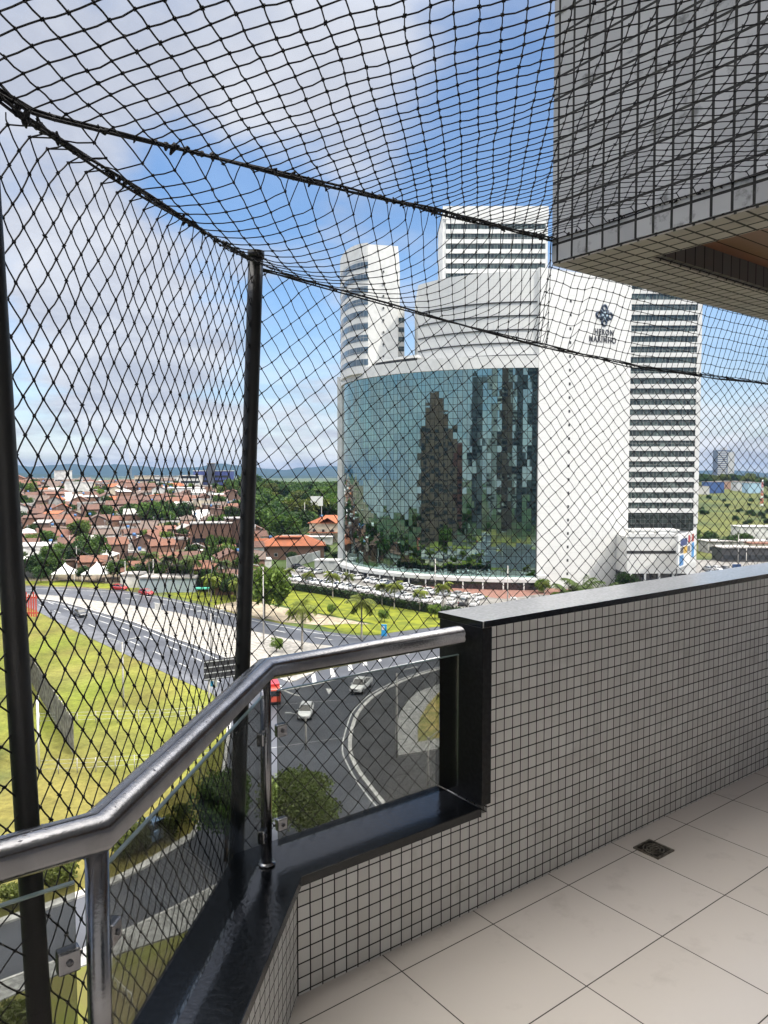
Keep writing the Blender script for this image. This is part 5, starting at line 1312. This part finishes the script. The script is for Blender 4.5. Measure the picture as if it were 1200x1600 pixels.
# red lattice panel at the left
rd = thing('slatted_sign', g(42, 968), 'red slatted sign structure beside the highway at the left edge', 'sign'); m = MB()
for k in range(9): m.box(-2.2 + k * .5, -.05, .6, -1.9 + k * .5, .05, 5.4 + .3 * math.sin(k * 2))
m.build('slats', mat('red_slat', (.55, .09, .07), rough=.6, var=.2), rd, uvs=False)
m = MB(); m.box(-2.3, .06, 1.2, 2.4, .12, 1.5).box(-2.3, .06, 4.4, 2.4, .12, 4.7); m.build('rail', mat('red_slat', (.5, .08, .06)), rd, uvs=False)
for s in (-1.9, 1.9): m = MB(); m.tube([(s, .1, 0), (s, .1, 5)], .1, 6); m.build('post', CONC, rd, uvs=False)
db = thing('billboard', g(347, 1100), 'dark backed roadside billboard beside the mid net post above the handrail', 'billboard', None, .5)
m = MB(); m.box(-2.3, -.12, 3.4, 2.3, .12, 6.0); m.build('panel', mat('billboard_back', (.03, .03, .032), rough=.7, var=.4, scale=2), db, uvs=False)
for k in range(4): m = MB(); m.box(-2.35, -.2, 3.5 + k * .75, 2.35, -.13, 3.62 + k * .75); m.build('brace', LPM, db, uvs=False)
for s in (-1.7, 1.7): m = MB(); m.tube([(s, .1, 0), (s, .1, 3.5)], .12, 6); m.build('post', CONC, db, uvs=False)
ss = thing('road_sign', g(334, 1092), 'small blue and white road sign below the dark billboard', 'sign'); m = MB(); m.tube([(0, 0, 0), (0, 0, 2.6)], .05, 6); m.build('post', LPM, ss, uvs=False)
m = MB(); m.box(-.5, -.04, 1.6, .5, -.01, 2.9); m.build('plate', WHITEP, ss, uvs=False); m = MB(); m.box(-.4, -.06, 1.7, .0, -.041, 2.4); m.build('blue_field', mat('totem_blue', (.02, .25, .50)), ss, uvs=False)
# fence of grey panels in the field
F0, F1 = g(40, 1052), g(116, 1182); n_ = 15; fd = (F1 - F0); fl_ = fd.length; fd.normalize(); fr = thing('panel_fence', F0, 'high fence of weathered grey boards crossing the green field', 'fence', None, math.atan2(fd.y, fd.x)); FH = 3.9
for k in range(n_):
    m = MB(); x0 = fl_ * k / n_; x1 = fl_ * (k + 1) / n_ - .12; nb = 5
    for q in range(nb): xa = x0 + (x1 - x0) * q / nb; m.box(xa + .01, -.02 + .01 * (q % 2), .1, xa + (x1 - x0) / nb - .02, .02 + .01 * (q % 2), FH + R.uniform(-.15, .1))
    m.build('panel', mat('weathered_board', (.22, .215, .20), rough=.9, var=.5, scale=1.3), fr)
    m = MB(); m.box(x0 - .1, .03, 0, x0 + .05, .16, FH); m.build('post', CONC, fr, uvs=False)
# goal: two white posts
for k, (px, py, pt, lb) in enumerate([(51, 1204, 1080, 'left of two tall white posts in front of the board fence'), (61, 1210, 1087, 'right of two tall white posts in front of the board fence')]):
    t = thing('white_post', g(px, py), lb, 'post', 'white posts in the field'); H = Hpx(py, pt); m = MB(); m.tube([(0, 0, -.2), (0, 0, H)], .12, 10); m.build('shaft', WHITEP, t, uvs=False); m = MB(); m.tube([(0, 0, H), (0, 0, H + .12)], .15, 10); m.build('cap', WHITEP, t, uvs=False)
# wire fence lines in the field
for nm_, P, lb in (('wire_fence', [(62, 1133), (150, 1130), (250, 1127), (340, 1120)], 'thin wire fence crossing the field behind the white posts'), ('wire_fence', [(62, 1210), (150, 1206), (240, 1200), (330, 1190)], 'thin wire fence crossing the field nearer to the balcony')):
    G = [g(*p) for p in P]; t = thing(nm_, G[0], lb, 'fence')
    m = MB()
    for h_ in (.5, 1.0, 1.4): m.tube([q - G[0] + ZV * h_ for q in G], .018, 4)
    m.build('wire', LPM, t, uvs=False)
    for a_, b__ in zip(G, G[1:]):
        for q in range(3): p = a_.lerp(b__, q / 3) - G[0]; m = MB(); m.tube([p, p + ZV * 1.5], .05, 5); m.build('post', CONC, t, uvs=False)
# white tube frames on the lawn by the sidewalk
for k, (px, py, lb) in enumerate([(317, 1424, 'white tube bicycle rack on the sidewalk right end'), (192, 1496, 'white tube rack on the lawn in the middle'), (188, 1560, 'white tube rack on the lawn nearest to the balcony')]):
    p = g(px, py); t = thing('tube_rack', p, lb, 'rack', 'white tube racks by the street', .4 + k); m = MB(); w_, h_ = 1.3, .9
    m.tube([(-w_, 0, 0), (-w_, 0, h_), (w_, 0, h_), (w_, 0, 0), (-w_, 0, 0)], .04, 6); m.build('frame', WHITEP, t, uvs=False)
    m = MB()
    for q in range(4): m.tube([(-w_ + .5 + q * .55, 0, .15), (-w_ + .5 + q * .55, 0, h_ - .12), (-w_ + .8 + q * .55, 0, h_ - .12)], .03, 5)
    m.build('bars', WHITEP, t, uvs=False)

# ================================================================ THE HILLSIDE TOWN
BRK = brickmat('raw_brick', (.23, .115, .072), (.18, .09, .057), (.20, .15, .12), .4, .2, .02, rough=.9, bump=.1, dirt=.5, dirtcol=(.16, .10, .08), dscale=.5, offset=.5)
BRK2 = brickmat('raw_brick_dark', (.16, .088, .062), (.13, .072, .05), (.15, .12, .10), .4, .2, .02, rough=.9, bump=.1, dirt=.6, dirtcol=(.12, .09, .07), dscale=.6, offset=.5)
WL_ = [('white', mat('wall_white', (.60, .59, .56), rough=.8, var=.2, scale=.6)), ('cream', mat('wall_cream', (.55, .48, .36), rough=.8, var=.2, scale=.6)), ('grey', mat('wall_grey', (.33, .32, .30), rough=.85, var=.25, scale=.6)), ('brick', BRK), ('dark brick', BRK2), ('pale yellow', mat('wall_yellow', (.60, .50, .28), rough=.8, var=.2, scale=.6))]
def tilemat(name, c, c2):
    m = bpy.data.materials.new(name); m.use_nodes = True; t = m.node_tree; b = t.nodes['Principled BSDF']; b.inputs['Roughness'].default_value = .9
    tcn = t.nodes.new('ShaderNodeTexCoord'); uv = t.nodes.new('ShaderNodeUVMap'); nz = t.nodes.new('ShaderNodeTexNoise'); nz.inputs['Scale'].default_value = .45; nz.inputs['Detail'].default_value = 9; nz.inputs['Roughness'].default_value = .75; t.links.new(tcn.outputs['Object'], nz.inputs[0])
    mr = t.nodes.new('ShaderNodeMapRange'); mr.inputs[1].default_value = .35; mr.inputs[2].default_value = .66; t.links.new(nz.outputs[0], mr.inputs[0])
    mx_ = t.nodes.new('ShaderNodeMix'); mx_.data_type = 'RGBA'; mx_.inputs[6].default_value = (*c, 1); mx_.inputs[7].default_value = (*c2, 1); t.links.new(mr.outputs[0], mx_.inputs[0]); t.links.new(mx_.outputs[2], b.inputs['Base Color'])
    wv = t.nodes.new('ShaderNodeTexWave'); wv.inputs['Scale'].default_value = 1.2; t.links.new(uv.outputs[0], wv.inputs['Vector']); bp = t.nodes.new('ShaderNodeBump'); bp.inputs['Strength'].default_value = .5; bp.inputs['Distance'].default_value = .08; t.links.new(wv.outputs['Fac'], bp.inputs['Height']); t.links.new(bp.outputs[0], b.inputs['Normal']); return m
RT = [('orange tiled', tilemat('tile_orange', (.36, .11, .045), (.24, .085, .04))), ('brown tiled', tilemat('tile_brown', (.145, .07, .047), (.085, .05, .04))), ('rusty tiled', tilemat('tile_rusty', (.20, .085, .05), (.12, .06, .042))), ('weathered tiled', tilemat('tile_weathered', (.155, .11, .088), (.095, .07, .058))), ('grey sheet', mat('roof_fibre', (.36, .34, .32), rough=.85, var=.35, scale=.5)), ('white sheet', mat('roof_white', (.56, .55, .53), rough=.7, var=.15, scale=.5))]
FRM = mat('window_frame', (.5, .5, .48), rough=.6); WDK = mat('window_dark', (.03, .035, .04), rough=.25); DOORM = mat('door_wood', (.16, .09, .05), rough=.7)
def house(loc, rz, w_, d_, h_, wi, ri, rt, label, storeys=1, group=None, name='house'):
    t = thing(name, loc, label, 'house', group, rz)
    wm, rm = WL_[wi][1], RT[ri][1]; m = MB(); pk_ = w_ * .22; hw, hd_ = w_ / 2, d_ / 2
    if rt == 'gable':      # ridge along x
        pk_ = d_ * .24; m.add([Vector(p_) for p_ in ((-hw, -hd_, -3), (hw, -hd_, -3), (hw, hd_, -3), (-hw, hd_, -3), (-hw, -hd_, h_), (hw, -hd_, h_), (hw, hd_, h_), (-hw, hd_, h_), (-hw, 0, h_ + pk_), (hw, 0, h_ + pk_))], [(0, 1, 5, 4), (2, 3, 7, 6), (1, 2, 6, 9, 5), (3, 0, 4, 8, 7), (0, 3, 2, 1), (4, 5, 9, 8), (6, 7, 8, 9)]); m.build('wall', wm, t)
        m = MB(); o_ = .45; e = pk_ / hd_ * o_
        for s in (-1, 1):
            P = [(-hw - o_, s * (hd_ + o_), h_ - e + .03), (hw + o_, s * (hd_ + o_), h_ - e + .03), (hw + o_, 0, h_ + pk_ + .03), (-hw - o_, 0, h_ + pk_ + .03)]
            Q = [(x, y, z + .16) for x, y, z in P]; fs = [(0, 1, 2, 3), (7, 6, 5, 4), (0, 4, 5, 1), (1, 5, 6, 2), (2, 6, 7, 3), (3, 7, 4, 0)]
            m.add([Vector(v) for v in P + Q], [f[::-1] for f in fs] if s < 0 else fs)
        m.build('roof', rm, t)
    elif rt == 'hip':
        pk_ = d_ * .26; m.box(-hw, -hd_, -3, hw, hd_, h_).build('wall', wm, t); o_ = .7; r_ = max(.3, hw - hd_)
        m = MB(); m.add([Vector(p_) for p_ in ((-hw - o_, -hd_ - o_, h_), (hw + o_, -hd_ - o_, h_), (hw + o_, hd_ + o_, h_), (-hw - o_, hd_ + o_, h_), (-r_, 0, h_ + pk_), (r_, 0, h_ + pk_), (-hw - o_, -hd_ - o_, h_ - .18), (hw + o_, -hd_ - o_, h_ - .18), (hw + o_, hd_ + o_, h_ - .18), (-hw - o_, hd_ + o_, h_ - .18))],
                            [(0, 1, 5, 4), (1, 2, 5), (2, 3, 4, 5), (3, 0, 4), (9, 8, 7, 6), (0, 6, 7, 1), (1, 7, 8, 2), (2, 8, 9, 3), (3, 9, 6, 0)]); m.build('roof', rm, t)
    elif rt == 'shed':
        e = d_ * .12; m.add([Vector(p_) for p_ in ((-hw, -hd_, -3), (hw, -hd_, -3), (hw, hd_, -3), (-hw, hd_, -3), (-hw, -hd_, h_), (hw, -hd_, h_), (hw, hd_, h_ + e), (-hw, hd_, h_ + e))], [(0, 1, 5, 4), (1, 2, 6, 5), (2, 3, 7, 6), (3, 0, 4, 7), (0, 3, 2, 1), (4, 5, 6, 7)]); m.build('wall', wm, t)
        m = MB(); P = [(-hw - .35, -hd_ - .5, h_ - .02), (hw + .35, -hd_ - .5, h_ - .02), (hw + .35, hd_ + .3, h_ + e + .06), (-hw - .35, hd_ + .3, h_ + e + .06)]; Q = [(x, y, z + .14) for x, y, z in P]; m.add([Vector(v) for v in P + Q], [(3, 2, 1, 0), (4, 5, 6, 7), (0, 1, 5, 4), (1, 2, 6, 5), (2, 3, 7, 6), (3, 0, 4, 7)]); m.build('roof', rm, t)
    else:
        m.box(-hw, -hd_, -3, hw, hd_, h_).build('wall', wm, t); m = MB(); m.box(-hw - .1, -hd_ - .1, h_, hw + .1, hd_ + .1, h_ + .12).box(-hw - .1, -hd_ - .1, h_ + .12, hw + .1, -hd_ + .08, h_ + .6).box(-hw - .1, hd_ - .08, h_ + .12, hw + .1, hd_ + .1, h_ + .6).box(-hw - .1, -hd_ + .08, h_ + .12, -hw + .08, hd_ - .08, h_ + .6).box(hw - .08, -hd_ + .08, h_ + .12, hw + .1, hd_ - .08, h_ + .6); m.build('roof', RT[4][1] if ri < 5 else rm, t)
        if R.random() < .35: m = MB(); m.tube([(hw * .3, hd_ * .3, h_ + .1), (hw * .3, hd_ * .3, h_ + 1.3)], .6, 10); m.build('water_tank', mat('tank_blue', (.06, .16, .35), rough=.5), t, uvs=False)
    if rt != 'flat' and R.random() < .16: m = MB(); m.box(-hw * .7 - .5, hd_ - .6, h_ - .2, -hw * .7 + .5, hd_ + .4, h_ + 1.6); m.build('tank_stand', wm, t); m = MB(); m.tube([(-hw * .7, hd_ - .1, h_ + 1.6), (-hw * .7, hd_ - .1, h_ + 2.6)], [.62, .5], 10); m.build('water_tank', mat('tank_blue', (.06, .16, .35), rough=.5), t, uvs=False)
    if R.random() < .3: m = MB(); m.tube([(hw * .5, 0, h_), (hw * .5, 0, h_ + 3.2)], .04, 4).box(hw * .5 - .5, -.03, h_ + 2.9, hw * .5 + .5, .03, h_ + 2.97).box(hw * .5 - .35, -.03, h_ + 2.6, hw * .5 + .35, .03, h_ + 2.67); m.build('aerial', LPM, t, uvs=False)
    nst = max(1, int(h_ / 2.8))
    for st_ in range(nst):
        nw = max(1, int(w_ / 3.2))
        for k in range(nw):
            x = -hw + w_ * (k + .5) / nw; z = 1.0 + st_ * 2.8
            if st_ == 0 and k == nw // 2:
                m = MB(); m.box(x - .45, -hd_ - .04, 0, x + .45, -hd_ + .05, 2.1); m.build('door', DOORM, t, uvs=False); continue
            m = MB(); m.box(x - .62, -hd_ - .05, z - .08, x + .62, -hd_ + .03, z + 1.13); f_ = m.build('window', FRM, t, uvs=False); m = MB(); m.box(x - .53, -hd_ - .07, z, x + .53, -hd_ - .045, z + 1.05); m.build('pane', WDK, f_, uvs=False)
    if w_ > 6: m = MB(); m.box(hw - .03, -.5, 1.2, hw + .05, .6, 2.2); m.build('side_window', WDK, t, uvs=False)
    return t
row = 0; s_off = 17.0; HG = 'houses of the hillside town'
RTN = {'gable': 'gabled', 'hip': 'hipped', 'shed': 'lean-to', 'flat': 'flat roofed'}
tree_spots = []
while s_off < 400 and row < 27:
    row += 1; px = -15 + R.uniform(0, 20); k_ = 0
    while px < 392:
        Yb = 210
        for _ in range(4): Yb = road_edge((px - 600) / FPX * Yb) + s_off
        Yb += R.uniform(-2, 2); w_ = R.uniform(5.5, 9.5) * (1.25 if R.random() < .12 else 1); wpx = w_ * FPX / Yb
        cx = px + wpx / 2
        skip = R.random() < .08 or (Yb > 470 and cx > 280) or (row <= 1 and 70 < cx < 200)
        if not skip:
            k_ += 1; wi = R.choices(range(6), [19, 5, 8, 34, 32, 2])[0]; rt = R.choices(['gable', 'hip', 'shed', 'flat'], [52, 10, 22, 16])[0]; ri = R.choices(range(6), [4, 36, 24, 22, 10, 4])[0]
            h_ = R.choice([2.8, 3.0, 3.2, 3.2, 5.4]) if rt != 'flat' else R.choice([3.2, 5.6]); loc = onT(cx, Yb)
            rn = RT[ri][0] if rt != 'flat' else 'grey flat'
            rw = ORD[row - 1]
            house(loc, R.choice([0, 0, math.pi / 2]) * (1 if R.random() < .8 else -1) + R.uniform(-.25, .25) + .35, w_, R.uniform(6, 9), h_, wi, ri, rt, '%s walled house, %s roof, number %s from the left in %s row uphill' % (WL_[wi][0], rn, ORD[min(k_ - 1, 29)], rw), group=HG)
        px += wpx * R.uniform(1.0, 1.25)
    s_off += 11.5 + row * .32
# trees scattered through the town
for k in range(88):
    Y = R.uniform(225, 560); px = R.uniform(20, 392); kd = R.choice([0, 1, 1, 2]); o = tree_at(kd, onT(px, Y), R.uniform(.4, .85), ['mid green small yard tree among the town houses', 'dark green small yard tree among the town houses', 'light green small yard tree among the town houses'][kd]); o['group'] = 'yard trees among the town houses'
# larger buildings
def block(px, Y, w_, d_, h_, wm, label, roofm, name='building', rz=0, cat='building', dz=0, bands=0, bm=None):
    t = thing(name, onT(px, Y, dz), label, cat, None, rz); m = MB(); m.box(-w_ / 2, -d_ / 2, -4, w_ / 2, d_ / 2, h_); m.build('wall', wm, t); m = MB(); m.box(-w_ / 2 - .3, -d_ / 2 - .3, h_, w_ / 2 + .3, d_ / 2 + .3, h_ + .35); m.build('roof', roofm, t)
    for k in range(bands): m = MB(); z = 1 + k * 3.1; m.box(-w_ / 2 + .6, -d_ / 2 - .06, z, w_ / 2 - .6, -d_ / 2 + .02, z + 1.5); m.build('window_row', bm or WDK, t)
    return t
BLU = mat('wall_blue', (.05, .07, .22), rough=.5, var=.2, scale=.5); WHT = WL_[0][1]
block(335, 500, 24, 14, 11.5, BLU, 'wide blue office building on the skyline behind the town', WHT, bands=3)
block(331, 492, 4.2, 5, 17, mat('wall_slate', (.06, .07, .09)), 'dark grey stair tower standing before the blue building', RT[4][1])
block(301, 490, 13, 12, 9, WHT, 'white three storey building joined left of the blue one', WHT, bands=3)
block(285, 440, 26, 16, 5, WHT, 'long white warehouse with a pale roof below the blue building', RT[5][1], rz=.1)
block(388, 425, 22, 12, 4.5, WHT, 'white low hall right below the blue building', RT[5][1])
block(212, 470, 20, 12, 5, WHT, 'white hall high in the middle of the town', RT[5][1], rz=.2)
block(125, 470, 16, 14, 8, WHT, 'white walled building with a stepped gable high at the left of the town', RT[5][1], rz=.3)
block(100, 535, 9, 9, 12, WHT, 'white block with roof tanks on the left skyline', RT[4][1], bands=2)
block(262, 520, 16, 10, 7.5, WHT, 'pale block with many windows on the skyline centre', RT[4][1], bands=2)
block(230, 530, 14, 10, 8, WL_[1][1], 'cream block on the skyline left of the pale one', RT[4][1], bands=2)
block(330, 262, 14, 10, 10.5, BRK, 'tall unfinished brick house left of the mid net post', RT[4][1], rz=.2, bands=2, name='brick_house')
block(372, 268, 9, 9, 11, BRK2, 'tall dark brick house touching the mid net post', RT[4][1], rz=.3, bands=1, name='brick_house')
block(32, 240, 17, 12, 6.5, WHT, 'white house with a white roof at the left end of the town', RT[5][1], rz=.3)
block(265, 190, 14, 6, 3.6, mat('shed_grey', (.30, .36, .38), rough=.7), 'grey metal shed on the far verge behind the red hatchback', RT[4][1], name='shed', cat='shed')
block(215, 197, 8, 5, 3.4, WHT, 'small white kiosk on the far verge left of the red hatchback', RT[4][1], name='kiosk', cat='kiosk')
# two orange roofed villas
v1 = house(onT(456, 262), .12, 22, 12, 4.6, 3, 0, 'hip', 'wide villa with a bright orange hipped roof right of the mid net post', name='villa')
m = MB(); m.box(-5, -2.2, 6.4, 2.5, 1.2, 7.2).prism([(-5.5, -3), (3, -3), (3, 2), (-5.5, 2)], 7.2, 7.4); m.build('upper_roof', RT[0][1], v1)
v2 = house(onT(517, 300), -.15, 15, 11, 7.4, 1, 0, 'hip', 'two storey villa with an orange hipped roof left of the glass building', name='villa')
m = MB(); m.add([Vector(p_) for p_ in ((-3.4, -6.6, 7.5), (3.4, -6.6, 7.5), (0, -6.6, 9.5), (0, -1, 9.8), (-3.4, -2, 7.5), (3.4, -2, 7.5))], [(0, 2, 3, 4), (1, 5, 3, 2)]); m.build('dormer_roof', RT[0][1], v2)
m = MB(); m.box(-8, -7.2, 3.6, 8, -5.5, 3.8); m.build('lean_roof', RT[0][1], v2)
house(onT(412, 268), .2, 12, 8, 3.2, 2, 0, 'gable', 'low house with an orange roof just right of the mid net post', name='villa')
block(480, 292, 20, 8, 3.2, WHT, 'long white roofed annex behind the wide orange roof', RT[5][1])
block(513, 230, 7.5, 5, 3.0, WHT, 'small white guard house at the left end of the car lot', RT[5][1], name='guard_house', rz=-.2, cat='guard house')
m = MB(); bw = [g(448, 888), g(485, 880), g(508, 873)]; m.sweep([p - bw[0] for p in bw], [(-.12, -.5), (.12, -.5), (.12, 3.4), (-.12, 3.4)]); t = m.build('boundary_wall', WHT); t.location = bw[0]; tag(t, 'plain white boundary wall behind the left end of the car lot', 'wall')
block(400, 230, 9, 5, 2.6, WHT, 'low white roof beside the feathery tree', RT[5][1], rz=.2)
t = thing('water_tower', onT(391, 262), 'white round water tank on a stand beside the mid net post', 'tank'); m = MB(); m.tube([(0, 0, 7.5), (0, 0, 9.8)], 1.8, 14); m.build('tank', WHITEP, t, uvs=False); m = MB(); m.tube([(0, 0, 0), (0, 0, 7.5)], .5, 8); m.build('stand', CONC, t, uvs=False)
t = thing('billboard', onT(495, 345), 'small blank white billboard standing in front of the wood', 'billboard'); m = MB(); m.box(-2.8, -.1, 9.5, 2.8, .1, 14); m.build('panel', WHITEP, t, uvs=False)
for s in (-2.2, 2.2): m = MB(); m.tube([(s, .2, 0), (s, .2, 9.5)], .12, 6); m.build('post', CONC, t, uvs=False)
# pavilions
TENT = mat('tent_cloth', (.70, .69, .66), rough=.8, var=.05)
def tent(px, Y, s, label, rz):
    t = thing('pavilion', onT(px, Y), label, 'pavilion', 'white pavilions by the far road', rz, s); m = MB(); pts = []; e = 3.2; NS = 6
    vs = []; fs = []
    for k in range(NS + 1):
        f = k / NS; r_ = e * (1 - f) ** 1.5 + .05; z = 2.6 + 2.9 * f
        vs += [Vector((-r_, -r_, z)), Vector((r_, -r_, z)), Vector((r_, r_, z)), Vector((-r_, r_, z))]
    for k in range(NS): fs += [(k * 4 + i, k * 4 + (i + 1) % 4, (k + 1) * 4 + (i + 1) % 4, (k + 1) * 4 + i) for i in range(4)]
    m.add(vs, fs); m.box(-e, -e, 2.3, e, e, 2.58); m.build('canopy', TENT, t, uvs=False)
    for sx in (-1, 1):
        for sy in (-1, 1): m = MB(); m.tube([(sx * 3.0, sy * 3.0, 0), (sx * 3.0, sy * 3.0, 2.3)], .09, 6); m.build('leg', WHITEP, t, uvs=False)
tent(100, 207, .95, 'left white pavilion with a pointed roof by the far road', .2); tent(150, 205, 1.05, 'right white pavilion with a pointed roof by the far road', .1); tent(168, 212, .9, 'third white pavilion partly behind the right one', .2)
# right distance
ft = thing('apartment_tower', onT(1128, 1150, -2), 'distant lone blue grey apartment tower on the right skyline', 'building'); m = MB(); m.box(-12, -9, 0, 8, 9, 51); m.build('wall', mat('far_blue', (.12, .15, .22), rough=.6, var=.1), ft); m = MB(); m.box(3, -9.6, 0, 13, 9.4, 48); m.build('pale_wing', mat('far_pale', (.45, .45, .45)), ft); m = MB(); m.box(-3, -4, 51, 4, 4, 55); m.build('lift_house', mat('far_pale', (.45, .45, .45)), ft)
for k in range(15): m = MB(); m.box(-12.4, -9.5, 2.5 + k * 3.2, 1.5, -8.9, 4.0 + k * 3.2); m.build('balcony', mat('far_balcony', (.50, .50, .50)), ft)
for k, (px, Y, w_, h_, c, lb) in enumerate([(1113, 700, 16, 10, (.05, .10, .25), 'blue shed on the right skyline'), (1160, 720, 18, 8, (.5, .5, .5), 'pale low building on the right skyline'), (1175, 690, 14, 9, (.35, .5, .6), 'pale blue building near the red mast'), (1135, 760, 20, 8, (.35, .22, .16), 'brown roofed building on the right skyline'), (1095, 690, 10, 7, (.5, .48, .45), 'pale house close to the banded tower on the skyline')]):
    block(px, Y, w_, 12, h_, mat('far_wall_%d' % k, c, rough=.8), lb, RT[4][1])
rm_ = thing('red_mast', onT(1190, 560), 'red and white lattice mast at the right edge', 'mast')
for k in range(10): m = MB(); w_ = 1.5 - .1 * k; m.tube([(-w_, 0, k * 2.0), (w_ * .9, 0, k * 2 + 2)], .3, 5); m.tube([(w_, 0, k * 2.0), (-w_ * .9, 0, k * 2 + 2)], .3, 5); m.build('section', mat('mast_red' if k % 3 else 'mast_white', (.50, .10, .07) if k % 3 else (.7, .7, .7)), rm_, uvs=False)
for px, Y, w_, d_, h_, wm, rf, lb in [(1150, 300, 26, 9, 4.5, WL_[2][1], RT[4][1], 'long shed with a grey sheet roof on the green slope'), (1180, 330, 17, 9, 8, WHT, RT[5][1], 'white shed behind the long grey roof'), (1165, 268, 20, 8, 5, mat('shed_dark', (.05, .05, .05)), RT[4][1], 'dark open shed below the grey roofs'), (1190, 272, 9, 6, 6, WL_[1][1], RT[2][1], 'brown roofed small house at the right edge')]:
    block(px, Y, w_, d_, h_, wm, lb, rf, name='shed', cat='shed', bands=1)
# person walking at the near carriageway
def person(loc, rz, label):
    m = MB(); t = thing('person', loc, label, 'person', None, rz)
    def limb(pts, rad): m.tube(pts, rad, 8)
    limb([(0, 0, .84), (0, 0, .95), (0, 0, 1.1), (.02, 0, 1.36), (.02, 0, 1.45), (.02, 0, 1.50), (.03, 0, 1.56), (.04, 0, 1.66), (.03, 0, 1.75)], [.12, .15, .14, .18, .10, .06, .08, .10, .05])
    limb([(.01, .17, 1.41), (-.05, .23, 1.15), (.08, .23, .90)], [.065, .045, .03]); limb([(.01, -.17, 1.41), (.03, -.24, 1.15), (.16, -.20, .92)], [.065, .045, .03])
    limb([(0, .08, .92), (.10, .09, .50), (.02, .09, .08), (.17, .09, .04)], [.09, .065, .04, .035]); limb([(0, -.08, .92), (-.05, -.09, .50), (-.25, -.09, .12), (-.12, -.09, .03)], [.09, .065, .04, .035])
    o = m.build('body', mat('dark_cloth', (.035, .035, .045), rough=.9), t, uvs=False)
    rmd = o.modifiers.new('join', 'REMESH'); rmd.mode = 'VOXEL'; rmd.voxel_size = .03; rmd.use_smooth_shade = True
    m = MB(); m.tube([(.01, 0, 1.68), (.02, 0, 1.73), (.02, 0, 1.78)], [.105, .10, .04], 8); m.build('hair', mat('hair', (.015, .012, .01)), t, uvs=False)
person(g(80, 967) + ZV * .05, 2.6, 'person in dark clothes walking along the shoulder of the near carriageway')
# puddles of the haze
hz = MB(); hz.box(-9400, -1200, -36.5, 9400, 9700, 130)
hm = bpy.data.materials.new('haze_air'); hm.use_nodes = True; t = hm.node_tree; t.nodes.clear(); o_ = t.nodes.new('ShaderNodeOutputMaterial'); pv = t.nodes.new('ShaderNodeVolumePrincipled')
pv.inputs['Color'].default_value = (.20, .34, .60, 1); pv.inputs['Density'].default_value = HAZE = .00007; pv.inputs['Anisotropy'].default_value = .2
t.links.new(pv.outputs[0], o_.inputs['Volume']); ho = hz.build('haze', hm, uvs=False); ho['kind'] = 'stuff'
